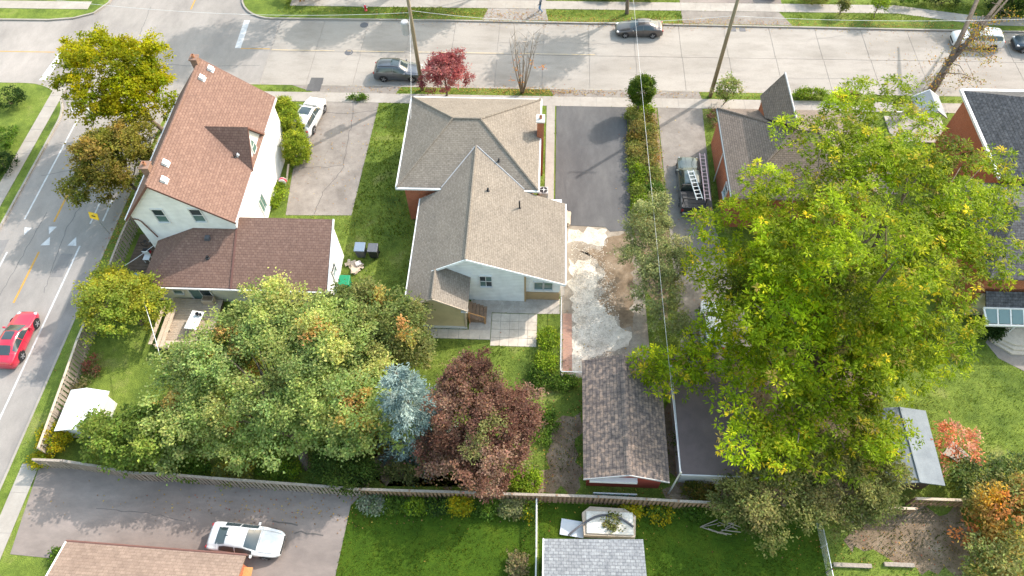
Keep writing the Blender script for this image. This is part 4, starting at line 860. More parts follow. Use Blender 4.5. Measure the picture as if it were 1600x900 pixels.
car('parked_hatchback', 'white hatchback by far kerb behind the leaning tree trunk', 'suv', (42.3, 59.75, RZ), rad(177), P_WHITE, wheel_r=.35)
car('parked_car', 'dark blue car cut off by right edge of the street', 'hatch', (47.8, 59.3, RZ), rad(178), P_BLUE)
car('driveway_car', 'white car with glass roof on the driveway beside white house', 'suv', (-21.35, 47.25, .02), rad(80), P_WHITE, extras=(ex_bigroof,), wheel_r=.36)
car('parking_sedan', 'white sedan on the asphalt parking above the brown roof', 'sedan', (-17.85, 9.85, .02), rad(-4), P_WHITE, extras=(ex_fin,))
car('red_car', 'red car driving on the side road at left edge', 'sedan', (-38.75, 23.6, RZ), rad(91), P_RED, extras=(ex_sunroof,), wheel_r=.36)
car('pickup_truck', 'silver-green pickup truck carrying ladders on the concrete driveway', 'pickup', (12.55, 40.0, .02), rad(89), P_GREEN, cat='truck', extras=(ex_bed,), wheel_r=.4)
car('driveway_van', 'white car glimpsed under the left edge of the ash tree', 'hatch', (12.9, 26.4, .02), rad(85), P_WHITE)
car('far_driveway_car', 'dark car on the far driveway at the top edge', 'sedan', (23.4, 68.6, .02), rad(90), P_DARK)
def ladder(name, label, c0, c1, w, mat, n=8):
    a, b_ = Vector(c0), Vector(c1); d = (b_-a).normalized(); sdir = d.cross(Vector((0, 0, 1))).normalized()
    t = thing(name, label, 'ladder', c0)
    for s_ in (-1, 1): MB().tube([a+sdir*s_*w/2, b_+sdir*s_*w/2], .045, 4).build('rail', mat, t)
    L = (b_-a).length
    for i in range(n):
        q = a+d*(L*(i+.5)/n); MB().tube([q-sdir*w/2, q+sdir*w/2], .03, 6).build('rung', mat, t)
    return t
ladder('ladder', 'aluminium ladder lying across the left of the pickup bed', (12.35, 40.4, 1.98), (12.85, 37.3, 1.93), .48, ALU, 8)
ladder('ladder', 'pink and white ladder along the right side of the pickup', (13.55, 42.4, 1.9), (13.45, 37.2, 1.97), .42, plain('pink_white_paint', (.66, .46, .47), .5), 13)

# ================================================================== street furniture
def pole(label, x, y_, h, lean=0):
    t = thing('utility_pole', label, 'utility pole', (x, y_, 0), 0, 'wooden utility poles along the street')
    MB().tube([(x, y_, -.3), (x, y_, h*.5), (x+lean, y_, h)], [.19, .165, .13], 12).build('shaft', POLE, t, smooth=True)
    MB().tube([(x-1.2, y_+.14, h-.6), (x+1.2, y_+.14, h-.6)], .07, 4).build('crossarm', POLE, t)
    for dx in (-1.1, -.4, .4, 1.1): MB().lathe((x+dx, y_+.14, h-.54), [(.03, 0), (.06, .05), (.04, .1), (.06, .14), (.02, .18)], 8).build('insulator', PALEWALL, t)
    return t
pA = pole('wooden utility pole with grey transformer beside the red leaved tree', -11.52, 51.7, 12.8); pB = pole('bare wooden utility pole beside the small tree and shared driveway', 15.61, 51.5, 12.8)
MB().lathe((-12.15, 51.75, 6.3), [(.30, 0), (.36, .05), (.36, 1.15), (.30, 1.25), (.1, 1.28)], 16).build('transformer', FLASH, pA, smooth=False)
MB().tube([(-12.3, 51.75, 7.2), (-11.5, 51.7, 7.2)], .05, 5).build('bracket', METAL, pA)
WIRE = plain('wire', (.62, .62, .62), .5); WIRE_D = plain('dark_wire', (.12, .12, .12), .6)
def wire(label, a, b_, r_=.02, sag=.4, mat=WIRE, n=16):
    pts = [tuple(Vector(a)+(Vector(b_)-Vector(a))*(i/n)-Vector((0, 0, sag*4*(i/n)*(1-i/n)))) for i in range(n+1)]
    return tag(MB().tube(pts, r_, 5).build('overhead_wire', mat), label, 'wire')
wire('long pale service wire running from street over the garden strip to garage', (*G(988, -20, 7.2)[:2], 7.2), (8.85, 14.0, 4.3), .011, .3)
wire('pale service wire from the pole down to the brick house eave', (-11.6, 51.6, 8.2), (-10.9, 42.9, 4.75), .013, .5)
wire('pale wire crossing from the white house over the corner yard tree', (-29.6, 27.6, 3.4), (*G(258, 585, 4.2)[:2], 4.2), .022, .15)
wire('pale clothes line from the addition roof over the side yard', (-29.6, 31.0, 2.6), (*G(195, 415, 2.0)[:2], 2.0), .02, .05)
wire('street wire between the two utility poles', (-11.5, 51.8, 8.6), (15.6, 51.65, 8.6), .013, .9)
wire('street wire left of the transformer pole', (-11.5, 51.8, 8.4), (-45, 52.5, 9), .013, .9)
wire('street wire right of the bare pole', (15.6, 51.65, 8.6), (52, 52.5, 9.0), .013, .7)
P_ = thing('service_post', 'slim pale service post at right corner of red garage', 'post', (8.85, 13.95, 0))
MB().tube([(8.85, 13.95, -.2), (8.85, 13.95, 4.4)], [.06, .05], 8).build('shaft', ALU, P_); MB().lathe((8.85, 13.95, 4.3), [(.08, 0), (.09, .06), (.03, .16)], 8).build('cap', METAL, P_)
# street sign by the hump
sg = thing('warning_sign', 'yellow warning sign on post beside the side road', 'sign', (-35.75, 34.0, 0))
MB().tube([(-35.75, 34.0, -.1), (-35.75, 34.0, 2.35)], .035, 6).build('post', METAL, sg)
YEL = plain('sign_yellow', (.80, .50, .02), .4)
pn = MB().rbox((-35.8, 33.97, 2.15), (.85, .05, .6), rx=rad(-22), rz=rad(-14)).build('panel', YEL, sg, bevel=.02)
ar = MB().rbox((-35.8, 33.955, 2.155), (.34, .062, .1), rx=rad(-22), rz=rad(-14)).build('symbol', BLACK, pn)
# hydrant
hy = thing('fire_hydrant', 'red and white fire hydrant on the far boulevard', 'hydrant', (-18.8, 63.6, 0))
MB().lathe((-18.8, 63.6, 0), [(.17, 0), (.17, .06), (.12, .08), (.12, .5), (.15, .52), (.15, .56), (.11, .62), (.04, .7)], 12).build('barrel', P_RED, hy, smooth=True)
for s_ in (-1, 1): MB().tube([(-18.8, 63.6, .4), (-18.8+s_*.22, 63.6, .4)], .06, 8).build('outlet', TRIM_W, hy)
MB().lathe((-18.8, 63.6, .7), [(.05, 0), (.05, .08)], 6).build('nut', TRIM_W, hy)
# wheeled bins
BIN_G = plain('bin_grey', (.10, .105, .12), .55); BIN_LB = plain('bin_lid_blue', (.17, .22, .29), .5); BIN_K = plain('bin_black', (.03, .03, .035), .5); BIN_GR = plain('bin_green', (.01, .22, .10), .45)
def bin_(name, label, x, y_, lid, bod, h=1.0, s=.6):
    t = thing(name, label, 'bin', (x, y_, 0), 0, 'wheeled bins on the side lawn' if s > .5 else None)
    a, b_ = s*.40, s*.5
    m_ = MB(); lo = [(x-a, y_-a, .05), (x+a, y_-a, .05), (x+a, y_+a, .05), (x-a, y_+a, .05)]; hi = [(x-b_, y_-b_, h), (x+b_, y_-b_, h), (x+b_, y_+b_, h), (x-b_, y_+b_, h)]
    m_.add(lo+hi, [(0, 3, 2, 1), (4, 5, 6, 7), (0, 1, 5, 4), (1, 2, 6, 5), (2, 3, 7, 6), (3, 0, 4, 7)]).build('body', bod, t, bevel=.02)
    MB().rbox((x, y_-.02, h+.06), (s*1.08, s*1.12, .1), rx=.05).build('lid', lid, t, bevel=.04)
    MB().tube([(x-s*.4, y_+s*.62, h), (x+s*.4, y_+s*.62, h)], .025, 6).build('handle', BLACK, t)
    for s_ in (-1, 1): MB().tube([(x+s_*s*.36, y_+s*.42, .1), (x+s_*s*.46, y_+s*.42, .1)], .1, 10).build('wheel', BLACK, t)
    return t
bin_('wheeled_bin', 'wheeled bin with blue-grey lid, left of the pair on side lawn', -14.2, 32.35, BIN_LB, BIN_G, 1.05, .78)
bin_('wheeled_bin', 'wheeled bin with dark grey lid, right of the pair on side lawn', -13.15, 32.3, BIN_G, BIN_K, 1.05, .74)
bin_('green_bin', 'green bin standing against the white addition end wall', -14.9, 29.2, BIN_GR, BIN_GR, 1.0, .8)
# air conditioner
ac = thing('air_conditioner', 'grey air conditioner unit beside the brick house wall', 'air conditioner', (.25, 38.9, 0))
MB().box(-.12, .62, 38.5, 39.25, .1, .85).build('case', FLASH, ac, bevel=.03); MB().box(-.2, .7, 38.45, 39.3, .0, .09).build('pad', WALK, ac)
MB().lathe((.25, 38.87, .85), [(.33, 0), (.33, .02), (.29, .03), (.28, .005)], 18).build('fan_ring', BLACK, ac)
MB().rbox((.25, 38.87, .885), (.62, .05, .012)).rbox((.25, 38.87, .885), (.05, .62, .012)).build('fan_guard', METAL, ac)
MB().lathe((.25, 38.87, .875), [(.09, 0), (.09, .03)], 12).build('motor_cap', ALU, ac)
for (x, y_, l_, n_) in ((2.3, 36.4, .75, 'stack of pale lumber offcuts beside the asphalt driveway end'),):
    t = thing('lumber_stack', n_, 'lumber', (x, y_, 0))
    for i in range(9): MB().rbox((x+random.uniform(-.12, .12), y_+random.uniform(-.05, .05), .05+.05*i), (.13+random.uniform(0, .25), 1.2+random.uniform(-.3, .3), .045), rz=random.uniform(-.15, .15)).build('plank', WOOD_PALE, t)
t = thing('debris_pile', 'pile of pale wood and rubbish beside the wheeled bins', 'debris', (-14.5, 31.2, 0))
for i in range(9): MB().rbox((-14.6+random.uniform(-.6, .35), 31.1+random.uniform(-.45, .4), .06+.02*i), (.12+random.uniform(0, .3), .5+random.uniform(0, .6), .05), rz=random.uniform(0, 3)).build('plank', WOOD_PALE, t)
MB().rbox((-14.3, 31.3, .25), (.5, .45, .3), rz=.5).build('rubbish_bag', plain('bag', (.62, .55, .52), .6), t, bevel=.1)
o = tag(MB().tube([(-14.75, 30.9, .1), (-14.55, 30.2, .7)], .05, 5).build('leaning_post', WOOD_PALE), 'pale timber post leaning by the green bin', 'post')
# side yard clutter below the white house
t = thing('plank_landing', 'dark plank landing in the narrow side yard of white house', 'deck', (-31.6, 31.5, 0))
for i in range(16): MB().box(-32.9, -30.5, 29.2+i*.29, 29.46+i*.29, .02, .06).build('plank', WOOD_DK, t)
PAVED.append(np.array(rect(-32.9, -30.4, 29, 34)))
bk = thing('bicycle', 'small bicycle leaning in the side yard of white house', 'bicycle', (-31.6, 32.6, .06))
for s_ in (-.42, .42):
    m_ = MB(); P2 = [(-31.6+s_+.28*math.cos(a), 32.6, .36+.28*math.sin(a)) for a in np.linspace(0, 2*math.pi, 19)]; m_.tube(P2, .025, 5).build('wheel', BLACK, bk)
m_ = MB().tube([(-32.02, 32.6, .36), (-31.75, 32.6, .72), (-31.3, 32.6, .74), (-31.62, 32.6, .36), (-32.02, 32.6, .36)], .02, 5).tube([(-31.18, 32.6, .36), (-31.32, 32.6, .9)], .02, 5); m_.build('frame', P_BLUE, bk)
MB().tube([(-31.32, 32.4, .92), (-31.32, 32.8, .92)], .02, 5).build('handlebar', ALU, bk); MB().rbox((-31.78, 32.6, .8), (.22, .1, .05)).build('saddle', BLACK, bk)
t = thing('garden_chair', 'white garden chair in the narrow side yard of white house', 'chair', (-31.3, 31.2, .06))
MB().rbox((-31.3, 31.2, .5), (.5, .5, .05)).build('seat', TRIM_W, t); MB().rbox((-31.3, 31.44, .78), (.5, .05, .5), rx=.15).build('backrest', TRIM_W, t)
for dx in (-.2, .2):
    for dy_ in (-.2, .2): MB().box(-31.3+dx-.03, -31.3+dx+.03, 31.2+dy_-.03, 31.2+dy_+.03, .06, .48).build('leg', TRIM_W, t)
t = thing('toy_box', 'red and black toy box in the side yard of white house', 'box', (-31.6, 31.9, .06)); MB().box(-31.9, -31.4, 31.75, 32.1, .06, .4).build('body', P_RED, t); MB().box(-31.92, -31.38, 31.73, 32.12, .401, .46).build('lid', BLACK, t)
BLUEP = plain('blue_plastic', (.03, .28, .62), .4)
t = thing('blue_barrel', 'bright blue plastic barrel beside the yellow-green yard tree', 'barrel', (-31.3, 29.0, 0)); MB().lathe((-31.3, 29.0, 0), [(.34, 0), (.38, .1), (.40, .5), (.38, .9), (.36, .95)], 18).build('body', BLUEP, t, smooth=True); MB().lathe((-31.3, 29.0, .95), [(.38, 0), (.38, .04), (.30, .05)], 18).build('lid', BLUEP, t)
# patio table on the deck
t = thing('patio_table', 'white topped table with dark pots on the timber deck', 'table', (-25.4, 25.2, .475)); MB().rbox((-25.4, 25.2, 1.2), (.95, 1.55, .06), rz=-.12).build('tabletop', TRIM_W, t, bevel=.02)
for dx in (-.35, .35):
    for dy_ in (-.6, .6): MB().box(-25.4+dx-.03, -25.4+dx+.03, 25.2+dy_-.03, 25.2+dy_+.03, .475, 1.17).build('leg', METAL, t)
for i, (x, y_, r_) in enumerate(((-25.25, 25.65, .14), (-25.0, 25.6, .1))): tag(MB().lathe((x, y_, 1.231), [(r_*.7, 0), (r_, .2), (r_*.85, .2), (r_*.6, .1)], 12).build('plant_pot', BLACK), ['larger', 'smaller'][i]+' dark pot standing on the white patio table', 'pot', 'pots on the patio table')
t = thing('planter_box', 'pale planter box against the cream wall above the deck', 'planter', (-25.0, 27.2, .475)); MB().box(-25.45, -24.6, 26.95, 27.45, .475, 1.05).build('box', WOOD_PALE, t); MB().box(-25.4, -24.65, 27.0, 27.4, 1.051, 1.07).build('soil', SOIL, t)
# hose reel and junk by white house wall
t = thing('hose_reel', 'white and red hose reel by the white house side wall', 'hose reel', (-22.2, 39.6, 0)); MB().tube([(-22.2, 39.45, .4), (-22.2, 39.75, .4)], .32, 14).build('drum', TRIM_W, t); MB().tube([(-22.2, 39.5, .4), (-22.2, 39.7, .4)], .34, 14).build('hose', P_RED, t); MB().box(-22.4, -22.0, 39.42, 39.8, 0, .08).build('stand', METAL, t)
o = tag(MB().rbox((-22.0, 40.6, .35), (.15, 1.6, .05), rx=.35).build('leaning_plank', WOOD_PALE), 'pale plank leaning beside the hose reel', 'plank')
# white cover and board behind the grey shed
t = thing('spa_cover', 'weathered white hot tub with cover behind the grey shed', 'hot tub', (4.9, 11.8, 0)); PAVED.append(np.array(rect(1.8, 6.6, 10.9, 12.9)))
MB().prism([(3.3, 11.0), (6.5, 11.0), (6.6, 12.3), (5.9, 12.75), (3.7, 12.8), (3.2, 12.4)], 0, .55).build('tub', WOOD_PALE, t)
COVER = mottled('stained_white', [(.3, (.46, .42, .34)), (.6, (.70, .67, .60))], 1.5, .7, .2, 20)
for x0, x1 in ((3.45, 4.9), (4.92, 6.4)): MB().box(x0, x1, 11.1, 12.5, .551, .66).build('cover', COVER, t, bevel=.04)
o = tag(MB().rbox((2.6, 11.5, .12), (1.5, 1.0, .06), rz=-.12).build('grey_board', plain('board_blue_grey', (.50, .54, .58), .6)), 'pale blue-grey board lying left of the hot tub', 'board')
o = tag(MB().tube([tuple(Vector((2.3+i*.24, 10.9+1.35*math.sin(i/17*2.6), .72+.05*math.sin(i)))) for i in range(18)], .07, 7).build('grey_hose', DGREY), 'thick dark hose arching over the hot tub cover', 'hose')
for i, (a, b_) in enumerate((((18.6, 9.95), (20.9, 10.0)), ((21.7, 10.1), (23.5, 10.15)))): tag(MB().box(a[0], b_[0], a[1]-.12, a[1]+.12, -.02, .2).build('landscape_timber', WOOD_OLD), ['longer', 'shorter'][i]+' pale landscape timber on the lower right soil', 'timber', 'landscape timbers')
t = thing('branch_pile', 'pile of pale cut branches on the lower lawn', 'branches', (12.3, 11.9, 0))
for i in range(11):
    x, y_ = 12.1+random.uniform(-.9, .9), 11.9+random.uniform(-.35, .35); a = random.uniform(-.4, .6)
    MB().tube([(x-.6*math.cos(a), y_-.6*math.sin(a), .04+.02*i), (x+.6*math.cos(a), y_+.6*math.sin(a), .06+.02*i)], .03, 5).build('branch', BARK_L, t)
o = tag(MB().prism(jagged([(27.2, 17.3), (29.0, 16.4), (29.3, 16.9), (28.2, 18.2)], .3, .05), -.1, .12).build('flat_boulder', WALK), 'pale flat boulder beside the orange sumac', 'boulder')

# ================================================================== fences
def board_fence(name, label, pts, h, mat, bw=.14, gap=.27, rail_mat=None, post_every=2.4, two=True, cap=False):
    P = [Vector((p[0], p[1], 0)) for p in pts]; t = thing(name, label, 'fence', tuple(P[0]))
    rail_mat = rail_mat or mat
    src = MB().box(-bw/2, bw/2, -.011, .011, 0, h).build('board', mat, t, local=True); first = True
    s_acc = 0.0; side = 0
    for a, b_ in zip(P[:-1], P[1:]):
        d = (b_-a); L = d.length; d = d.normalized(); n_ = Vector((-d.y, d.x, 0)); ang = math.atan2(d.y, d.x)
        s = 0.0; i = 0
        while s < L-.02:
            q = a+d*s+n_*((.045 if i % 2 else -.045) if two else -.045)-P[0]+Vector((0, 0, random.uniform(-.02, .03)))
            rot = (random.gauss(0, .01), random.gauss(0, .012), ang+random.gauss(0, .02))
            if first: src.location = q; src.rotation_euler = rot; first = False
            else: copy_part(src, t, q, rot)
            s += gap*(.5 if two else 1)*(1+random.gauss(0, .02)); i += 1
        for z in (h*.22, h*.82):
            MB().rbox((a+b_)/2+Vector((0, 0, z)), (L, .05, .09), rz=ang).build('rail', rail_mat, t)
        if cap: MB().rbox((a+b_)/2+Vector((0, 0, h+.03)), (L+.02, .16, .035), rz=ang).build('cap_rail', cap, t)
        k_ = max(1, int(L/post_every))
        for j in range(k_+1):
            if j == k_ and not (b_ is P[-1]): continue
            q = a+d*(L*j/k_); MB().rbox(q+Vector((0, 0, h/2+.02)), (.11, .11, h+.14), rz=ang).build('post', rail_mat, t)
    return t
fx = [G(a, b_, 1.5) for a, b_ in ((52, 718), (97, 720), (150, 728), (205, 739), (262, 741), (330, 747), (400, 752), (480, 758), (560, 764))]
board_fence('board_fence', 'weathered grey board fence along the asphalt parking', fx, 1.5, WOOD_OLD, cap=WOOD_OLD)
fx2 = [G(a, b_, 1.5) for a, b_ in ((563, 764.5), (640, 767), (720, 769), (800, 772), (870, 774), (935, 776), (1010, 780), (1060, 783), (1130, 786))]
board_fence('board_fence', 'brown board fence behind the purple tree and red garage', fx2, 1.5, WOOD_BR, cap=WOOD_OLD)
fx3 = [G(a, b_, 1.6) for a, b_ in ((60, 700), (100, 590), (121, 530), (147, 470), (168, 420))]
board_fence('board_fence', 'leaning old grey board fence along the side road', fx3, 1.6, WOOD_OLD, bw=.14, gap=.34, cap=WOOD_PALE)
board_fence('board_fence', 'grey board fence piece beside the side yard of white house', [(-33.3, 29.2), (-33.4, 32.5), (-33.3, 36.2)], 1.5, WOOD_OLD, gap=.32, cap=WOOD_OLD)
board_fence('board_fence', 'dark board fence from white addition to tan mud room', [(-15.2, 27.6), (-12.5, 27.0), (-9.3, 26.2)], 1.4, WOOD_DK, gap=.3, two=False)
board_fence('board_fence', 'short fence stub beside the dark yew above parking corner', [G(578, 720, 1.2), G(570, 756, 1.2)], 1.2, WOOD_BR, gap=.2, two=False)
board_fence('board_fence', 'pale fence panel below the blue-grey shed, left one', [G(1360, 793, 1.2), G(1432, 795, 1.2)], 1.2, WOOD_BR, gap=.3, cap=WOOD_PALE)
board_fence('board_fence', 'pale fence panel below the blue-grey shed, right one', [G(1430, 779, 1.3), G(1515, 782, 1.3)], 1.3, WOOD_BR, gap=.3, cap=WOOD_PALE)
def mesh_fence(label, pts, h, mat=ALU, post=.04, step=1.8, top=.03, links=True):
    P = [Vector((p[0], p[1], 0)) for p in pts]; t = thing('chain_link_fence', label, 'fence', tuple(P[0])); mm = MB()
    for a, b_ in zip(P[:-1], P[1:]):
        d = b_-a; L = d.length; k_ = max(1, round(L/step))
        MB().tube([a+Vector((0, 0, h)), b_+Vector((0, 0, h))], top, 6).build('top_rail', mat, t)
        for j in range(k_+1): q = a+d*j/k_; MB().tube([q, q+Vector((0, 0, h+.06))], post, 6).build('post', mat, t)
        if links:
            n_ = int(L/.11)
            for i in range(n_):
                for s_ in (-1, 1):
                    q0 = a+d*(i/n_); e = i/n_+s_*h*.9/L; e = min(max(e, 0), 1)
                    q1 = a+d*e; hh = abs(e-i/n_)*L/.9
                    mm.tube([q0+Vector((0, 0, .03)), q1+Vector((0, 0, .03+hh))], .005, 3, False)
    if mm.v: stuff(mm.build('wire_mesh', mat, t))
    return t
mesh_fence('pale chain link fence round the gravel yard edge', [(1.78, 28.2), (1.76, 22.05), (3.35, 22.05)], 1.0)
mesh_fence('white rail chain link fence between the two lower lawns', [(.28, 13.0), (.34, 10), (.38, 4)], 1.0, TRIM_W, top=.05)
mesh_fence('grey chain link fence at the left of lower right soil', [(18.05, 12.4), (18.1, 9.5), (18.15, 5)], 1.0)

# ================================================================== vegetation
def leaf_mesh(name, P, A, Nn, L, Wd, col, mat, parent=None, fold=.25, gain=1.0):
    """one folded four-cornered leaf per row; colour per leaf"""
    n = len(P); off = np.array(origin(parent)) if parent is not None else np.zeros(3)
    A = A/np.maximum(np.linalg.norm(A, axis=1, keepdims=True), 1e-6)
    S = np.cross(A, Nn); S /= np.maximum(np.linalg.norm(S, axis=1, keepdims=True), 1e-6)
    U = np.cross(S, A)
    L = np.broadcast_to(L, (n,))[:, None]; Wd = np.broadcast_to(Wd, (n,))[:, None]
    v = np.empty((n, 4, 3)); v[:, 0] = P; v[:, 1] = P+A*L*.5+S*Wd*.5+U*Wd*fold; v[:, 2] = P+A*L-U*L*.08; v[:, 3] = P+A*L*.5-S*Wd*.5+U*Wd*fold
    v -= off
    me = bpy.data.meshes.new(name); me.vertices.add(4*n); me.vertices.foreach_set('co', v.astype(np.float32).ravel())
    me.loops.add(6*n); me.polygons.add(2*n)
    b0 = np.arange(n)[:, None]*4
    me.loops.foreach_set('vertex_index', (b0+np.array([0, 1, 2, 0, 2, 3])).astype(np.int32).ravel())
    me.polygons.foreach_set('loop_start', (np.arange(2*n)*3).astype(np.int32))
    me.update(calc_edges=True)
    ca = me.color_attributes.new('Col', 'FLOAT_COLOR', 'POINT')
    c4 = np.ones((n, 4, 4), np.float32); c4[:, :, :3] = np.clip(col*gain, .004, .9)[:, None, :]
    ca.data.foreach_set('color', c4.ravel())
    me.materials.append(mat)
    o = bpy.data.objects.new(name, me); link(o, parent); return o
def rdir(r_, n):
    d = r_.normal(size=(n, 3)); return d/np.linalg.norm(d, axis=1, keepdims=True)
def pick(r_, pal, n):
    """pal: list of (weight, colour)"""
    w = np.array([p[0] for p in pal], float); w /= w.sum(); c = np.array([p[1] for p in pal]); return c[r_.choice(len(pal), n, p=w)]
def clumps_on(r_, lobes, n, shell=(.62, 1.0), low=-.45, rough=.16):
    """clump centres on the lobes' outer shells, uneven, thinned underneath"""
    vol = np.array([(l[1][0]*l[1][1]*l[1][2])**(2/3) for l in lobes]); vol /= vol.sum()
    idx = r_.choice(len(lobes), n, p=vol); d = rdir(r_, n)
    bad = d[:, 2] < low; d[bad, 2] *= -.6; d /= np.linalg.norm(d, axis=1, keepdims=True)
    rr_ = r_.uniform(shell[0], shell[1], n)**.6
    # bumpy outline: a few sine waves over direction
    ph = r_.uniform(0, 6.28, (4, 2)); fr_q = r_.uniform(2.5, 6, (4, 2)); az = np.arctan2(d[:, 1], d[:, 0])
    bump = sum(np.sin(fr_q[k_, 0]*az+ph[k_, 0])*np.cos(fr_q[k_, 1]*d[:, 2]+ph[k_, 1]) for k_ in range(4))*rough*.5
    c = np.array([l[0] for l in lobes])[idx]; R_ = np.array([l[1] for l in lobes])[idx]
    return c+d*R_*(rr_*(1+bump))[:, None], d
def trunk_mesh(t, base, tips, r0, mat=BARK, split=.45, r_=None, bend=.15, stem_top=None):
    m_ = MB(); base = Vector(base); tips = [Vector(q) for q in tips]
    ctr = sum(tips, Vector())/len(tips)
    st = Vector(stem_top) if stem_top else base+(ctr-base)*split
    mid = (base+st)/2+Vector((random.gauss(0, .1), random.gauss(0, .1), 0))
    m_.tube([base-Vector((0, 0, .2)), base+Vector((0, 0, .15)), mid, st], [r0*1.25, r0, r0*.85, r0*.65], 10)
    for q in tips:
        s0 = base+(st-base)*random.uniform(.55, .98); d = q-s0; L = d.length
        p1 = s0+d*.35+Vector((random.gauss(0, bend), random.gauss(0, bend), abs(random.gauss(.12, .1))))*L*.3
        p2 = s0+d*.7+Vector((random.gauss(0, bend), random.gauss(0, bend), random.gauss(.05, .1)))*L*.25
        rr = r0*random.uniform(.28, .45); m_.tube([s0, p1, p2, q], [rr, rr*.75, rr*.45, rr*.15], 6)
        for _ in range(2):
            e = p2+Vector((random.gauss(0, .3), random.gauss(0, .3), random.gauss(.1, .2)))*L*.5; m_.tube([p1, (p1+e)/2+Vector((0, 0, .1)), e], [rr*.4, rr*.3, rr*.08], 5)
    return m_.build('trunk', mat, t, smooth=True)
def tree(name, label, base, lobes, pal, nclump, nleaf, clump_r, leaf=(.2, .13), r0=.2, cat='tree', group=None, seed=1, mat=None, bark=BARK, shell=(.55, 1.0), low=-.45, rough=.18, limbs=9, droop=.15, flat=.65, jitter=.18, tipcol=None, upb=1.7, sub=0, subr=.30):
    r_ = np.random.default_rng(seed); random.seed(seed)
    t = thing(name, label, cat, base, 0, group)
    if sub:
        hc, hd = clumps_on(r_, lobes, sub, (.72, 1.0), low, rough); rr0 = (sum(l[1][0]*l[1][1]*l[1][2] for l in lobes)/len(lobes))**(1/3)
        hs = rr0*subr*r_.uniform(.6, 1.35, sub); lobes_ = [(hc[i], (hs[i]*1.1, hs[i]*1.1, hs[i]*.8)) for i in range(sub)]
        hue = pick(r_, pal, sub)*(1+r_.normal(0, .2, (sub, 1)))
    else: lobes_ = lobes
    c, d = clumps_on(r_, lobes_, nclump, shell, low, rough)
    if sub:      # fill between the heads
        kf = int(nclump*.45); c2, d2 = clumps_on(r_, lobes, kf, (.7, .98), low, rough); c[:kf] = c2; d[:kf] = d2
    c[:, 2] = np.maximum(c[:, 2], .15)
    n = nclump*nleaf; idx = np.repeat(np.arange(nclump), nleaf)
    csz = clump_r*r_.uniform(.6, 1.3, nclump)
    P = c[idx]+r_.normal(size=(n, 3))*csz[idx][:, None]*np.array([1, 1, flat])
    P[:, 2] = np.maximum(P[:, 2], .05)
    out = d[idx]*.8+rdir(r_, n)*.9; A = out+np.array([0, 0, -droop]); A[:, 2] *= .6
    Nn = rdir(r_, n)*.75+np.array([0, 0, upb])+d[idx]*.35
    cc = pick(r_, pal, nclump)*(1+r_.normal(0, .16, (nclump, 1)))
    if sub:
        near = np.argmin(((c[:, None, :]-hc[None])**2).sum(2), 1); cc = cc*.35+hue[near]*.65
    if tipcol is not None:      # some shoots have turned
        hot = (r_.random(nclump) < tipcol[0]) if not sub else ((r_.random(sub) < tipcol[0])[near] & (r_.random(nclump) < .7)); cc[hot] = pick(r_, tipcol[1], int(hot.sum()))
    col = cc[idx]*(1+r_.normal(0, jitter, (n, 1)))*(1+r_.normal(0, .06, (n, 3)))
    sz = r_.uniform(.7, 1.3, n)
    leaf_mesh('crown', P, A, Nn, leaf[0]*sz, leaf[1]*sz, col, mat or LEAF, t)
    if limbs:
        k_ = np.argsort(-r_.random(nclump))[:limbs]; tips = [c[i]*.85+np.array(lobes[0][0])*.15 for i in k_]
        trunk_mesh(t, base, tips, r0, bark)
    return t
def shrub(name, label, px, py, rx_, ry_, h, pal, n=40, leaf=(.13, .08), seed=1, cat='shrub', group=None, cr=.16, **kw):
    g = G(px, py); return tree(name, label, (g[0], g[1], 0), [((g[0], g[1], h*.5), (rx_, ry_, h*.55))], pal, n, kw.pop('nl', 26), cr, leaf, .05, cat, group, seed, limbs=3, low=-.2, **kw)

YG = [(3, (.26, .27, .008)), (3, (.36, .33, .008)), (2, (.15, .19, .008)), (1, (.44, .36, .015))]
OLIVE = [(3, (.15, .145, .025)), (2, (.21, .175, .035)), (2, (.09, .10, .018)), (1, (.29, .20, .05))]
MIX = [(4, (0.262, 0.325, 0.097)), (3, (0.353, 0.399, 0.125)), (2, (0.188, 0.251, 0.085)), (1, (0.433, 0.433, 0.137))]
GOLD = [(2, (.46, .34, .10)), (1, (.50, .30, .11)), (1, (.38, .34, .09))]
BLUES = [(3, (.23, .30, .275)), (2, (.17, .24, .22)), (2, (.31, .38, .34)), (1, (.12, .18, .165))]
PURP = [(3, (.16, .075, .055)), (3, (.22, .105, .07)), (2, (.11, .052, .045)), (1, (.30, .17, .11))]
REDS = [(3, (0.358, 0.123, 0.118)), (2, (0.269, 0.084, 0.084)), (1, (0.470, 0.213, 0.190))]
ASHP = [(4, (0.195, 0.267, 0.007)), (3, (0.258, 0.327, 0.008)), (3, (0.132, 0.202, 0.008)), (1.1, (0.389, 0.392, 0.013)), (.4, (0.552, 0.428, 0.020)), (.3, (0.276, 0.213, 0.050))]
GREEN = [(3, (0.086, 0.149, 0.021)), (2, (0.127, 0.196, 0.025)), (2, (0.057, 0.109, 0.017))]
DARKG = [(3, (.028, .055, .014)), (2, (.045, .08, .018))]
LIME = [(3, (.19, .27, .02)), (2, (.14, .21, .02)), (1, (.27, .33, .03))]
JUNI = [(3, (0.172, 0.184, 0.057)), (2, (0.230, 0.230, 0.075)), (2, (0.115, 0.132, 0.040)), (.8, (0.299, 0.253, 0.103))]
ORAN = [(3, (.50, .15, .035)), (2, (.42, .21, .03)), (1, (.30, .20, .04)), (1, (.55, .25, .12))]
YEL = [(3, (.42, .34, .015)), (2, (.30, .30, .02)), (1, (.18, .24, .02))]

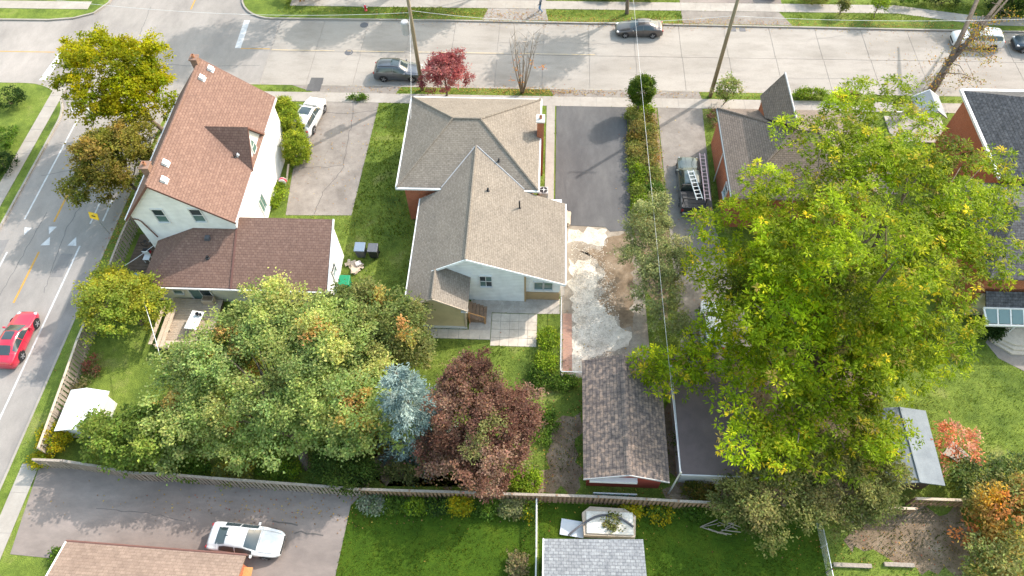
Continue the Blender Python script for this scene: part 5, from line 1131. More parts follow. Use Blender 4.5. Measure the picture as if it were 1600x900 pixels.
# street trees on the left
tree('maple_tree', 'yellow-green maple on the corner beside the side road', (-34.7, 45.6, 0), [((-36.2, 45.0, 6.0), (3.9, 3.6, 3.0)), ((-34.2, 44.2, 5.2), (3.2, 2.8, 2.4)), ((-37.2, 47.2, 6.8), (2.2, 2.2, 2.2)), ((-34.6, 47.3, 6.4), (2.0, 1.8, 2.0))], YG, 560, 52, .25, (.22, .15), .22, seed=11, sub=60, subr=.36, jitter=.12)
tree('linden_tree', 'olive brown tree between the side road and white house', (-34.3, 38.2, 0), [((-34.3, 37.6, 4.4), (2.9, 2.6, 2.4)), ((-35.1, 36.2, 3.8), (2.0, 1.8, 1.7)), ((-33.4, 39.3, 4.6), (2.0, 2.0, 2.0))], [(3, (.19, .19, .03)), (2, (.25, .21, .04)), (2, (.13, .15, .025)), (1, (.32, .22, .06))], 400, 52, .22, (.19, .12), .18, seed=12, sub=44, subr=.30)
tree('yard_tree', 'small bright yellow-green tree beside the timber deck', (-30.0, 25.4, 0), [((-30.3, 25.3, 2.9), (2.6, 2.4, 1.8)), ((-28.6, 25.6, 2.6), (1.6, 1.5, 1.3)), ((-31.4, 26.8, 2.6), (1.6, 1.5, 1.4))], [(3, (.28, .32, .055)), (2, (.36, .36, .045)), (2, (.20, .25, .04)), (1, (.46, .40, .03))], 340, 52, .2, (.18, .11), .14, seed=13, sub=36, subr=.38)
# the broad green tree with golden shoots
lob = [(G(a, b_, z), (rx_, ry_, rz_)) for a, b_, z, rx_, ry_, rz_ in ((420, 590, 4.9, 4.2, 3.4, 2.4), (320, 600, 3.8, 3.2, 2.8, 2.2), (520, 600, 4.7, 3.6, 3.2, 2.4), (430, 505, 5.0, 3.2, 2.6, 2.2), (290, 670, 3.0, 2.6, 2.0, 1.8), (560, 655, 3.6, 2.4, 2.0, 1.8), (420, 685, 3.0, 2.8, 1.8, 1.8), (510, 530, 5.6, 2.8, 2.4, 2.0))]
tree('locust_tree', 'broad green tree with golden shoots filling the corner back yard', G(478, 728), lob, MIX, 1500, 56, .26, (.19, .12), .34, seed=14, tipcol=(.11, GOLD), rough=.26, shell=(.5, 1.0), limbs=14, sub=120, subr=.30)
lob = [(G(a, b_, z), (rx_, ry_, rz_)) for a, b_, z, rx_, ry_, rz_ in ((595, 505, 4.2, 2.7, 2.0, 2.2), (630, 535, 3.2, 1.9, 1.6, 1.8), (560, 480, 3.8, 1.7, 1.4, 1.6))]
tree('locust_tree', 'smaller golden tipped tree between the dark fence and blue spruce', G(622, 580), lob, [(3, (.17, .20, .06)), (2, (.13, .17, .05)), (1, (.24, .24, .08))], 430, 50, .22, (.18, .11), .16, seed=15, tipcol=(.2, GOLD), rough=.25, sub=34, subr=.4)
tree('mulberry_tree', 'green leafy tree in front of the white plastic shed', G(225, 720), [(G(225, 690, 2.4), (2.9, 1.7, 1.9)), (G(170, 690, 1.8), (1.6, 1.2, 1.3))], [(3, (.15, .21, .04)), (2, (.21, .26, .05)), (1, (.11, .16, .035))], 300, 48, .22, (.2, .13), .12, seed=16, sub=28, subr=.4)
tree('purple_plum', 'dark purple-brown leaved plum tree in the middle back yard', (-3.2, 15.9, 0), [((-3.6, 17.0, 3.6), (3.4, 3.0, 2.6)), ((-2.9, 15.3, 3.0), (2.4, 2.0, 1.9)), ((-4.3, 19.2, 4.4), (1.7, 1.6, 1.7)), ((-4.2, 20.4, 4.6), (.8, .8, 1.0)), ((-2.2, 17.8, 3.4), (1.6, 1.7, 1.6)), ((-5.2, 15.7, 2.8), (1.7, 1.5, 1.5))], [(3, (.165, .085, .058)), (3, (.225, .125, .085)), (2, (.115, .06, .045)), (1, (.31, .20, .14))], 900, 52, .2, (.15, .10), .16, seed=17, rough=.3, sub=60, subr=.36, shell=(.45, 1.05), tipcol=(.05, [(1, (.22, .22, .08))]))
tree('red_tree', 'small crimson leaved tree behind the brick house on the street side', (-9.1, 51.0, 0), [((-9.0, 51.0, 2.5), (1.9, 1.5, 1.6)), ((-8.6, 51.2, 3.2), (1.1, 1.0, 1.0))], REDS, 300, 40, .17, (.16, .10), .1, seed=18, rough=.32, sub=26, subr=.42)
tree('topiary_tree', 'round clipped tree on a stem at the head of the garden strip', (8.75, 49.1, 0), [((8.75, 49.1, 2.75), (1.05, 1.0, 1.35))], [(3, (.085, .135, .016)), (2, (.13, .18, .02)), (2, (.055, .10, .014))], 260, 50, .15, (.12, .08), .1, seed=19, shell=(.7, 1.0), low=-.9, rough=.08, limbs=4)
tree('young_tree', 'pale green young tree beside the bare utility pole', (16.7, 50.4, 0), [((16.7, 50.5, 1.8), (1.0, .9, 1.0))], [(2, (.24, .27, .08)), (2, (.16, .21, .05)), (1, (.34, .32, .16))], 60, 26, .2, (.17, .1), .05, seed=20, rough=.4)
# bare tree with a few orange leaves
t = thing('bare_tree', 'nearly bare multi-stemmed tree with orange leaves by the near kerb', 'tree', (-2.0, 51.6, 0)); random.seed(5); m_ = MB(); r_ = np.random.default_rng(5); LP = []
for i in range(9):
    a = random.uniform(0, 6.28); rr = random.uniform(.4, 1.5); top_ = Vector((-2.0+math.cos(a)*rr*1.1, 51.6+math.sin(a)*rr, random.uniform(5.2, 8.0)))
    b0 = Vector((-2.0+math.cos(a)*.12, 51.6+math.sin(a)*.12, 0)); mid = b0+(top_-b0)*.5+Vector((random.gauss(0, .2), random.gauss(0, .2), .3))
    m_.tube([b0, mid, top_], [.06, .04, .012], 6)
    for k_ in range(7):
        s0 = b0+(top_-b0)*random.uniform(.35, .95); e = s0+Vector((random.gauss(0, .55), random.gauss(0, .55), random.uniform(.2, .9))); m_.tube([s0, (s0+e)/2+Vector((0, 0, .08)), e], [.022, .015, .006], 4); LP.append(e)
m_.build('trunk', BARK_L, t, smooth=True)
LP = np.array(LP); sel = np.repeat(r_.choice(len(LP), 12), 8); P = LP[sel]+r_.normal(0, .16, (len(sel), 3)); P[:, 2] *= .55
leaf_mesh('crown', P, rdir(r_, len(P)), rdir(r_, len(P))+[0, 0, 1], .16, .1, pick(r_, [(2, (.55, .17, .03)), (1, (.45, .25, .05))], len(P)), LEAF, t)
# blue spruce and conifers: drooping whorls of needle sprays
def conifer(name, label, base, h, R_, pal, seed, whorls=16, nb=14, spr=26, leaf=(.28, .07), lean=(0, 0), top=.9, barkm=BARK, start=.06, shape=1.0):
    r_ = np.random.default_rng(seed); t = thing(name, label, 'tree', base); P = []; A = []; Q = []
    m_ = MB(); b0 = Vector(base); tp = b0+Vector((lean[0], lean[1], h)); m_.tube([b0-Vector((0, 0, .2)), (b0+tp)/2, tp], [h*.018+.05, h*.012+.03, .02], 8)
    for w in range(whorls):
        f_ = start+(1-start)*(w+r_.uniform(-.3, .3))/whorls; f_ = min(max(f_, .03), .985)
        c_ = np.array(b0+(tp-b0)*f_); L = R_*(1-f_)**shape*1.0+.25
        for k_ in range(max(5, int(nb*(1-f_*.6)))):
            a = r_.uniform(0, 6.283); l_ = L*r_.uniform(.7, 1.12); dirv = np.array([math.cos(a), math.sin(a), -.22+.45*f_])
            s = r_.uniform(.15, 1, spr)**.7; q = c_+dirv*l_*s[:, None]+r_.normal(0, .09, (spr, 3))*(1+.6*s[:, None])*np.array([1, 1, .55]); q[:, 2] -= .12*(s*l_)**1.3*.5
            P.append(q); side = np.array([-math.sin(a), math.cos(a), 0]); sg_ = r_.choice([-1, 1], spr)[:, None]
            A.append(dirv*.9+side*sg_*r_.uniform(.2, 1, (spr, 1))+r_.normal(0, .2, (spr, 3))); Q.append(np.repeat(pick(r_, pal, 1)*(1+r_.normal(0, .12)), spr, 0))
            if k_ % 3 == 0: m_.tube([Vector(c_), Vector(c_+dirv*l_*.8)], [.025, .008], 4)
    P = np.concatenate(P); A = np.concatenate(A); Q = np.concatenate(Q)*(1+r_.normal(0, .14, (len(P), 1))); P[:, 2] = np.maximum(P[:, 2], .05)
    n = len(P); leaf_mesh('crown', P, A, rdir(r_, n)*.6+[0, 0, 1], leaf[0]*r_.uniform(.7, 1.3, n), leaf[1], Q, LEAF_N, t)
    m_.build('trunk', barkm, t, smooth=True); return t
conifer('blue_spruce', 'blue-grey spruce between the broad green tree and purple plum', (-7.9, 17.3, 0), 10.0, 2.9, BLUES, 21, 17, 17, 58, (.24, .075), shape=.8)
tree('juniper_tree', 'grey-green feathery juniper at the foot of the garden strip', (9.3, 27.2, 0), [(G(1012, 350, 4.2), (1.5, 1.7, 1.4)), (G(1010, 400, 3.6), (1.8, 1.7, 1.5)), (G(1025, 455, 2.6), (1.9, 1.6, 1.3)), (G(1040, 405, 4.0), (1.3, 1.4, 1.3)), (G(1045, 500, 1.8), (1.3, 1.2, 1.0))], [(3, (.20, .22, .075)), (2, (.26, .27, .10)), (2, (.14, .165, .055)), (.8, (.31, .29, .13))], 420, 46, .2, (.17, .07), .14, seed=22, mat=LEAF_N, bark=BARK_L, sub=46, subr=.36, rough=.3, limbs=12)
# large ash: clusters of long leaflets
def ash(name, label, base, lobes, nspr, nl, seed, r0, pal, leaf=(.29, .085), low=-.35, shell=(.5, 1.0), limbs=30, rough=.2, bark=BARK):
    r_ = np.random.default_rng(seed); random.seed(seed); t = thing(name, label, 'tree', base)
    hc, hd = clumps_on(r_, lobes, 300, (.75, 1.05), low, rough); hs = r_.uniform(.6, 1.35, 300); c, d = clumps_on(r_, [(hc[i], (hs[i]*1.15, hs[i]*1.15, hs[i]*.75)) for i in range(300)], nspr, shell, low, .1)
    kf = int(nspr*.3); c2, d2 = clumps_on(r_, lobes, kf, (.55, .95), low, rough); c[:kf] = c2; d[:kf] = d2; hue = 1+r_.normal(0, .22, (300, 1)); near = np.concatenate([np.argmin(((c[q:q+1000, None, :]-hc[None])**2).sum(2), 1) for q in range(0, nspr, 1000)]); n = nspr*nl; idx = np.repeat(np.arange(nspr), nl)
    az = r_.uniform(0, 6.283, n); dr = np.stack([np.cos(az), np.sin(az), r_.uniform(-.55, .35, n)], 1)+d[idx]*.25
    P = c[idx]+dr*r_.uniform(.02, .16, (n, 1)); Nn = np.array([0, 0, 1.])+rdir(r_, n)*.45+d[idx]*.2
    # neighbouring sprays share a tone: colour by smooth position waves
    ph = np.sin(c[:, 0]*.9+1.3)*np.cos(c[:, 1]*.8)+np.sin(c[:, 2]*1.3+c[:, 0]*.5)
    cc = pick(r_, pal, nspr)*(1+.10*ph[:, None]+r_.normal(0, .10, (nspr, 1)))*hue[near]
    col = cc[idx]*(1+r_.normal(0, .15, (n, 1))); sz = r_.uniform(.6, 1.25, n)
    leaf_mesh('crown', P, dr, Nn, leaf[0]*sz, leaf[1]*sz, col, LEAF, t, .15)
    k_ = r_.choice(nspr, limbs, replace=False); trunk_mesh(t, base, [c[i]*.9+np.array(lobes[0][0])*.1 for i in k_], r0, bark); return t
AL = [(G(a, b_, z), (rx_, ry_, rz_)) for a, b_, z, rx_, ry_, rz_ in (
 (1330, 400, 10.5, 5.0, 4.6, 3.6), (1235, 330, 10.0, 3.2, 3.0, 2.6), (1300, 230, 10.5, 2.6, 2.4, 2.2), (1390, 200, 10.5, 2.5, 2.3, 2.2), (1430, 300, 10.5, 3.4, 3.0, 2.6), (1520, 290, 9.5, 2.6, 2.4, 2.0),
 (1150, 360, 7.5, 2.8, 2.5, 2.2), (1130, 440, 6.5, 2.3, 2.2, 1.8), (1190, 500, 7.5, 3.4, 2.8, 2.4), (1420, 470, 8.5, 3.2, 2.8, 2.4), (1300, 560, 7.0, 3.8, 2.8, 2.4), (1200, 620, 5.5, 3.4, 2.4, 2.0), (1400, 580, 6.0, 2.8, 2.2, 1.9), (1120, 560, 5.0, 2.2, 1.8, 1.5), (1060, 590, 3.8, 1.7, 1.4, 1.2), (1036, 578, 3.7, 1.3, 1.1, 1.0), (1260, 440, 9.0, 3.6, 3.2, 2.6), (1350, 520, 8.0, 3.4, 2.8, 2.4), (1240, 560, 7.0, 3.0, 2.4, 2.0), (1470, 530, 6.6, 2.0, 1.8, 1.5), (1500, 350, 9.6, 2.6, 2.4, 2.0), (1360, 260, 10.6, 3.0, 2.6, 2.2), (1300, 680, 5.0, 3.4, 2.0, 1.8), (1180, 690, 4.6, 2.2, 1.6, 1.5), (1470, 400, 9.0, 2.4, 2.2, 1.9), (1560, 420, 8.0, 1.5, 1.4, 1.2), (1370, 690, 4.4, 1.6, 1.4, 1.2), (1330, 160, 10.4, 1.4, 1.3, 1.4), (1395, 150, 10.2, 1.1, 1.1, 1.2), (1225, 210, 9.0, 1.2, 1.2, 1.2))]
ash('ash_tree', 'huge bright green ash tree covering the right-hand back yards', (18.5, 20.5, 0), AL, 9500, 13, 31, .5, ASHP)
# leaning street tree, mostly bare trunks
t = thing('street_tree', 'tall leaning bare-stemmed street tree at upper right', 'tree', (34.7, 50.8, 0)); m_ = MB(); random.seed(9)
A0 = Vector((34.7, 50.8, -.2)); A1 = Vector(G(1480, 103, 3.2)); 
m_.tube([A0, A0+(A1-A0)*.5+Vector((.1, 0, 0)), A1], [.42, .36, .30], 12)
tp1 = Vector((37.0, 52.6, 10.5)); tp2 = Vector((38.6, 52.0, 9.8))
for q, r0 in ((Vector(G(1535, -20, 6.0)), .24), (Vector(G(1580, -20, 6.0)), .2), (Vector(G(1600, -30, 6.5)), .1)):
    m_.tube([A1-Vector((0, 0, .2)), (A1+q)/2+Vector((.1, 0, 0)), q, q+(q-A1)*.8], [r0, r0*.9, r0*.75, r0*.3], 10)
tips = []
for s_ in range(26):
    b0 = A1+(Vector(G(1560, -10, 6))-A1)*random.uniform(-.15, 1.0); e = b0+Vector((random.uniform(-1.0, 2.6), random.uniform(-2.2, .8), random.uniform(-1.6, .6))); m_.tube([b0, (b0+e)/2+Vector((0, 0, .35)), e], [.05, .03, .01], 5); tips.append(e)
    for k_ in range(3): f2 = e+Vector((random.gauss(0, .5), random.gauss(0, .5), random.gauss(-.2, .3))); m_.tube([(b0+e)/2, f2], [.018, .006], 4); tips.append(f2)
m_.build('trunk', BARK, t, smooth=True); r_ = np.random.default_rng(9); tips = np.array(tips); sel = np.repeat(np.arange(len(tips)), 14); P = tips[sel]+r_.normal(0, .26, (len(sel), 3))
leaf_mesh('crown', P, rdir(r_, len(P)), rdir(r_, len(P))+[0, 0, .8], .17, .12, pick(r_, [(3, (.26, .22, .05)), (2, (.30, .17, .07)), (2, (.17, .17, .03)), (1, (.45, .24, .04))], len(P)), LEAF, t)
# dull olive spreading tree, bottom right
tree('olive_bush', 'dull olive green spreading tree over the lower fence', (16.2, 13.6, 0), [(G(1215, 775, 2.4), (3.0, 1.9, 2.0)), (G(1310, 770, 2.4), (2.8, 1.9, 1.9)), (G(1260, 730, 3.0), (2.8, 1.6, 1.7)), (G(1370, 740, 2.4), (1.6, 1.3, 1.4)), (G(1160, 800, 1.6), (1.4, 1.0, 1.2))], JUNI, 700, 46, .24, (.19, .09), .2, seed=33, rough=.25, sub=60, subr=.38)
tree('sumac', 'coral orange sumac right of the blue-grey shed', G(1492, 715), [(G(1492, 690, 1.6), (1.3, 1.4, 1.0))], [(3, (.62, .24, .13)), (2, (.55, .30, .20)), (1, (.45, .16, .07))], 40, 22, .22, (.24, .09), .06, seed=34, rough=.4)
tree('sumac', 'orange and green sumac at the lower right edge', G(1590, 850), [(G(1590, 810, 2.2), (2.3, 2.0, 1.7)), (G(1560, 860, 1.6), (1.8, 1.5, 1.3)), (G(1560, 775, 1.6), (1.5, 1.0, 1.1))], [(3, (.19, .22, .07)), (3, (.26, .26, .09)), (1.3, (.45, .24, .05)), (.8, (.55, .33, .04)), (1, (.58, .22, .08))], 330, 38, .24, (.22, .10), .09, seed=35, rough=.25, sub=30, subr=.4)
tree('shrub_tree', 'green shrubby tree along the right edge below the lawn', G(1560, 758), [(G(1545, 745, 1.4), (2.2, 1.0, 1.1)), (G(1605, 745, 1.6), (1.6, 1.2, 1.3))], [(2, (.13, .18, .05)), (2, (.19, .22, .06)), (1, (.10, .14, .05))], 130, 38, .28, (.2, .1), .07, seed=36)
# far side of the street: trees whose crowns rise above the frame
for i, (x, y_, z, R_, pal, lab) in enumerate(((8.4, 63.7, 8.8, 3.3, GREEN+[(2, (.35, .05, .02))], 'tree with red and green leaves above the warm grey sedan'), (-22.0, 67.0, 11.8, 4.4, GREEN, 'tall green tree across the street left of the hydrant'), (-13.5, 68.3, 8.6, 2.8, OLIVE, 'olive tree across the street above the transformer pole'),
        (-5.0, 68.0, 9.0, 2.6, OLIVE, 'sparse olive tree across the street above the far driveway'), (48, 66.5, 4.0, 3.6, GREEN, 'dark green tree at the upper right corner'))):
    tree('street_tree', lab, (x, y_, 0), [((x, y_, z), (R_, R_*.95, R_*.8)), ((x+R_*.5, y_+.6, z-.6), (R_*.6, R_*.6, R_*.5)), ((x-R_*.5, y_-.3, z+.3), (R_*.6, R_*.6, R_*.6))], pal, 240, 44, .4, (.27, .18), .2, seed=40+i, group='trees across the street')
for i, (px, py, rx_, h, pal, lab) in enumerate(((1365, 20, .75, 1.9, LIME, 'slim lime green young tree on the far boulevard'), (1312, 14, .45, 1.2, JUNI, 'thin young tree left of the lime one on far boulevard'))):
    g = G(px, py+8); tree('young_tree', lab, (g[0], g[1], 0), [((g[0], g[1], h*.9), (rx_, rx_, h*.5))], pal, 46, 24, .18, (.17, .1), .05, seed=50+i)
shr = [(1268, 2, 1.5, 1.0, 1.2, OLIVE, 'low shrub on the far lawn at the top edge, left of the lime tree'), (1410, 2, 2.2, 1.2, 1.4, GREEN, 'wide dark shrub on the far lawn behind the lime tree'), (1470, 6, 1.6, 1.2, 1.3, DARKG, 'dark shrub on the far lawn left of the leaning trunks'), (1560, 25, 1.7, 1.4, 1.6, DARKG, 'dark evergreen shrub right of the leaning trunks'), (1595, 22, 1.2, 1.4, 1.6, GREEN, 'green shrub at the top right corner'),
       (1000, -4, 1.6, 1.0, 1.0, OLIVE, 'low hedge shrub on far lawn above the sedan'), (940, -4, 1.4, .8, .8, GREEN, 'low green shrub on far lawn above the boulevard'), (470, -2, 2.4, 1.0, 1.2, [(2, (.25, .12, .04)), (2, (.12, .12, .03))], 'brownish shrub on the far lawn at top edge'), (20, 162, 1.6, 1.3, 1.3, DARKG, 'dark shrub on the lawn across the side road, upper one'), (12, 225, 1.2, 1.4, 1.2, GREEN, 'round shrub on the lawn across the side road, middle one'), (8, 262, 1.1, 1.3, 1.0, DARKG, 'dark round shrub across the side road, lower one')]
for i, (px, py, rx_, ry_, h, pal, lab) in enumerate(shr): shrub('shrub', lab, px, py, rx_, ry_, h, pal, 70, (.15, .1), 60+i, group='garden shrubs')
# hedge and cedars by the white house
for i, (px, py, rx_, ry_, h, lab) in enumerate(((452, 190, .85, 1.15, 2.4, 'clipped cedar beside the white house, nearest the street'), (461, 218, 1.0, 1.3, 3.0, 'clipped cedar beside the white house, middle one'), (470, 250, 1.05, 1.3, 2.9, 'clipped cedar beside the white house, nearest the hose reel'))):
    g = G(px, py); tree('cedar', lab, (g[0], g[1], 0), [((g[0], g[1], h*.5), (rx_, ry_, h*.55))], [(3, (.17, .22, .015)), (2, (.23, .27, .02)), (2, (.10, .15, .012)), (1, (.30, .32, .025))], 230, 44, .15, (.13, .07), .06, seed=80+i, mat=LEAF_N, low=-.8, rough=.08, limbs=3, group='cedars beside the white house')
for i, (px, py, rx_, ry_, h, pal, lab, n) in enumerate((
 (435, 305, .45, 1.4, .5, LIME, 'low lime green plants along the white house wall', 60), (845, 592, .7, .8, .8, GREEN, 'dark green plants at left of the gravel fence, lower clump', 60), (858, 535, .65, .7, .9, LIME, 'lime green leafy plant beside the gravel fence, upper one', 60), (852, 572, .75, .8, .9, LIME, 'lime green leafy plant beside the gravel fence, lower one', 60), (880, 600, .9, .5, .6, GREEN, 'low green plants below the gravel yard fence', 50),
 (822, 755, 1.1, .7, .8, LIME, 'lime green bush behind the brown fence near the plum', 70), (850, 668, .8, 1.3, .5, GREEN, 'loose weeds right of the purple plum', 40), (590, 690, 1.3, .8, .9, OLIVE, 'olive bush left of the blue spruce foot', 60), (630, 742, 1.2, .5, .8, JUNI, 'yellowish bush at the foot of the blue spruce', 50),
 (585, 790, .7, .45, .8, [(2, (.24, .27, .20)), (1, (.15, .2, .1))], 'grey-white flowering bush at left end of fence border', 60), (616, 792, .7, .45, .7, GREEN, 'green bush second from left in the fence border', 50), (648, 793, .7, .45, .7, GREEN+LIME, 'mixed green bush third from left in the fence border', 50), (684, 793, .7, .45, .7, DARKG+GREEN, 'dark green bush left of the yellow shrub', 50), (720, 793, .62, .5, .95, YEL, 'bright yellow clipped shrub in the fence border', 90), (760, 795, .8, .45, .7, GREEN, 'green bush right of the yellow shrub', 50), (800, 797, .8, .5, .8, [(2, (.24, .25, .12)), (1, (.16, .18, .07))], 'pale seed-headed bush near the white rail fence', 60), (828, 800, .4, .4, .7, YEL+GREEN, 'small yellow-green bush against the white rail fence', 40),
 (95, 690, 1.1, 1.0, 1.4, YEL, 'yellow shrub inside the corner of the road fence', 90), (125, 665, .8, .8, 1.1, LIME, 'lime shrub left of the white plastic shed', 60), (68, 722, .6, .4, .7, YEL, 'small yellow shrub outside the fence corner', 40), (150, 575, .5, .9, .7, [(1, (.32, .12, .08)), (2, (.18, .16, .07))], 'red leaved bush inside the road fence, upper one', 22), (128, 615, .45, .7, .6, [(1, (.32, .12, .08)), (2, (.18, .16, .07))], 'red leaved bush inside the road fence, lower one', 22), (300, 738, 1.5, .7, 1.0, GREEN, 'green bushes behind the grey board fence, left clump', 90), (370, 742, 1.4, .7, .9, [(2, (.2, .22, .06)), (1, (.35, .3, .05))], 'yellow-green bush behind the grey board fence', 80), (440, 738, 1.4, .8, 1.0, LIME+GREEN, 'lime bush behind the grey board fence, right clump', 80),
 (985, 800, .5, .4, .5, YEL, 'yellow flowers above the hot tub corner', 36), (1030, 802, .8, .4, .5, YEL+GREEN, 'yellow flowering plants along the brown fence', 50), (1085, 800, .7, .4, .5, GREEN, 'green weeds along brown fence right of yellow flowers', 40), (955, 820, .5, .5, .9, JUNI, 'tall thin weeds growing beside the hot tub cover', 30),
 (1540, 520, .75, .75, 1.3, DARKG, 'dark round clipped shrub beside the sunroom terrace', 130), (1065, 700, .3, 1.6, .8, GREEN, 'narrow green plants between the two garages', 50), (1090, 770, 1.2, .5, .7, OLIVE, 'olive weeds below the flat roofed garage', 50), (95, 870, .5, .3, .3, GREEN, 'small green tuft at the bungalow corner', 24), (808, 885, .45, .8, .6, [(2, (.24, .2, .1)), (1, (.15, .18, .06))], 'dry seedy plants left of the white rail fence', 36), (560, 155, .8, .3, .3, GREEN, 'low weeds by the sidewalk left of brick house', 24), (1265, 152, 1.6, .4, .8, LIME, 'lime plants beside the near kerb right of the dark gable', 70), (1320, 156, 1.2, .4, .8, OLIVE+LIME, 'loose olive plants beside the near kerb left of the ash', 50), (1115, 188, .5, .9, .7, [(2, (.30, .17, .12)), (1, (.16, .19, .06))], 'pinkish bush by the bungalow front corner', 40))):
    shrub('shrub', lab, px, py, rx_, ry_, h, pal, n, (.14, .09), 100+i, group='garden shrubs')
tree('yew', 'dark green yew at the corner of the asphalt parking', G(545, 755), [(G(540, 735, 1.4), (2.0, 1.1, 1.3)), (G(525, 715, 1.8), (1.2, .9, 1.1))], [(3, (.05, .085, .016)), (2, (.075, .115, .02)), (1, (.03, .055, .012))], 240, 45, .22, (.15, .08), .1, seed=90)
# garden strip between the driveways: single plants
r_ = np.random.default_rng(77); y_ = 49.0; i = 0
GS = [GREEN, LIME, OLIVE, [(2, (.24, .20, .06)), (1, (.19, .19, .05))], LIME, [(2, (.13, .17, .03)), (1, (.2, .24, .04))], [(1, (.32, .20, .06)), (3, (.19, .20, .05))], [(2, (.22, .25, .06)), (1, (.3, .28, .08))]]
WORDS = ['green', 'lime green', 'olive', 'brownish olive', 'bright lime', 'mid green', 'orange tinged', 'pale yellow-green']
while y_ > 35.2:
    for s_ in (0, 1):
        x = 8.35+s_*1.15+r_.uniform(-.15, .15); j = int(r_.integers(0, 8)); h = r_.uniform(.5, 1.1); g = (x, y_+r_.uniform(-.2, .2), 0)
        tree('garden_plant', WORDS[j]+' plant in '+('left' if s_ == 0 else 'right')+' row of garden strip, number '+['one', 'two', 'three', 'four', 'five', 'six', 'seven', 'eight', 'nine', 'ten', 'eleven', 'twelve', 'thirteen', 'fourteen'][i]+' from the sidewalk', g, [((g[0], g[1], h*.5), (.62, .62, h*.55))], GS[j], 34, 26, .17, (.15, .09), .03, 'plant', 'plants in the garden strip', 200+i*2+s_, limbs=3, low=-.1)
    y_ -= 1.08; i += 1
sheet('garden_bed', [(7.85, 49.8), (10.5, 49.8), (10.55, 34), (9.8, 27), (8.2, 30), (7.7, 36)], .01, SOIL)

# ---- grass blades, weeds and fallen leaves
def inside(P, poly):
    x, y0 = P[:, 0], P[:, 1]; n = len(poly); ins = np.zeros(len(P), bool); j = n-1
    for i in range(n):
        xi, yi = poly[i]; xj, yj = poly[j]
        cnd = ((yi > y0) != (yj > y0)) & (x < (xj-xi)*(y0-yi)/((yj-yi) if abs(yj-yi) > 1e-9 else 1e-9)+xi); ins ^= cnd; j = i
    return ins
def lawn_points(r_, n, box):
    P = np.stack([r_.uniform(box[0], box[1], n), r_.uniform(box[2], box[3], n)], 1); ok = np.ones(n, bool)
    for q in PAVED:
        lo, hi = q.min(0), q.max(0); c_ = ok & (P[:, 0] > lo[0]) & (P[:, 0] < hi[0]) & (P[:, 1] > lo[1]) & (P[:, 1] < hi[1]); k_ = np.nonzero(c_)[0]
        if len(k_): ok[k_[inside(P[k_], q)]] = False
    # keep off the roads
    ok &= ~((P[:, 1] > EDGE_Y-.2) & (P[:, 1] < 62.4)) & ~((P[:, 0] < EDGE_X+.2) & (P[:, 0] > -45.2) & (P[:, 1] < 62)) & ~((P[:, 0] < -31) & (P[:, 1] > 46)) & ~((P[:, 0] < -45) & (P[:, 1] > 40))
    return P[ok]
def noise2(P, s, seed):
    q = np.random.default_rng(seed); out = np.zeros(len(P))
    for k_ in range(6):
        a = q.uniform(0, 6.28); f_ = s*q.uniform(.6, 2.2); out += np.sin(P[:, 0]*f_*math.cos(a)+P[:, 1]*f_*math.sin(a)+q.uniform(0, 6.28))
    return out/6
r_ = np.random.default_rng(3)
gp = np.concatenate([lawn_points(r_, 190000, (-36, 46, 6, 52.2)), lawn_points(r_, 26000, (-30, 50, 62.3, 66)), lawn_points(r_, 9000, (-50, -45, 20, 45))])
nz = noise2(gp, .7, 5)+r_.normal(0, .25, len(gp))
tall = np.clip(.10+.05*noise2(gp, 1.3, 9)+.05*((gp[:, 0] > -16) & (gp[:, 0] < -10.5) & (gp[:, 1] > 34)), .05, .25)
n = len(gp); P = np.concatenate([gp, np.zeros((n, 1))+.0], 1); A = rdir(r_, n)*.55+[0, 0, .75]
cA, cB, cC = np.array((.06, .10, .010)), np.array((.13, .18, .018)), np.array((.22, .235, .06))
tt = np.clip(nz*.8+.5, 0, 1)[:, None]; col = np.where(tt < .6, cA+(cB-cA)*tt/.6, cB+(cC-cB)*(tt-.6)/.4)*(1+r_.normal(0, .18, (n, 1)))
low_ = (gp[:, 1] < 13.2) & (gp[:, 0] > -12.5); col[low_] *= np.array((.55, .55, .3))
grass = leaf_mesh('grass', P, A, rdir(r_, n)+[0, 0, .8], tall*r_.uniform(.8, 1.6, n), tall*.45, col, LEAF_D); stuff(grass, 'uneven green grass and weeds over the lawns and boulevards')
# fallen leaves along kerbs, under trees and on bare soil
spots = [((0, 51.7), (18, .4), 900), ((9, 62.3), (16, .7), 1800), ((-8, 63.2), (12, .7), 900), ((-35.0, 36), (.6, 8), 500), ((4.5, 18), (7, 6), 700), ((15, 18), (6, 5), 900), ((-5, 15), (6, 2), 700), ((22, 11), (6, 2.5), 220), ((-2, 51.8), (4, .6), 400), ((34, 62.2), (8, .8), 700), ((-19, 43), (4, 6), 160), ((9, 40), (1.2, 8), 700), ((13, 36), (2, 8), 200), ((-16, 12), (10, 1.2), 250), ((38, 57), (6, 4), 250)]
P = np.concatenate([np.stack([r_.normal(c_[0], s_[0]*.6, k_), r_.normal(c_[1], s_[1]*.6, k_), np.full(k_, .05)], 1) for c_, s_, k_ in spots])
on_road = ((P[:, 1] > 52.3) & (P[:, 1] < 62.0)) | (P[:, 0] < EDGE_X); P[on_road, 2] = RZ+.015
n = len(P); leaf_mesh('fallen_leaves', P, rdir(r_, n)*[1, 1, .15], rdir(r_, n)*.4+[0, 0, 1], r_.uniform(.07, .15, n), r_.uniform(.05, .1, n), pick(r_, [(3, (.34, .20, .07)), (2, (.44, .27, .06)), (2, (.24, .14, .07)), (1, (.48, .36, .08)), (1, (.30, .09, .05))], n)*(1+r_.normal(0, .15, (n, 1))), LEAF_D)
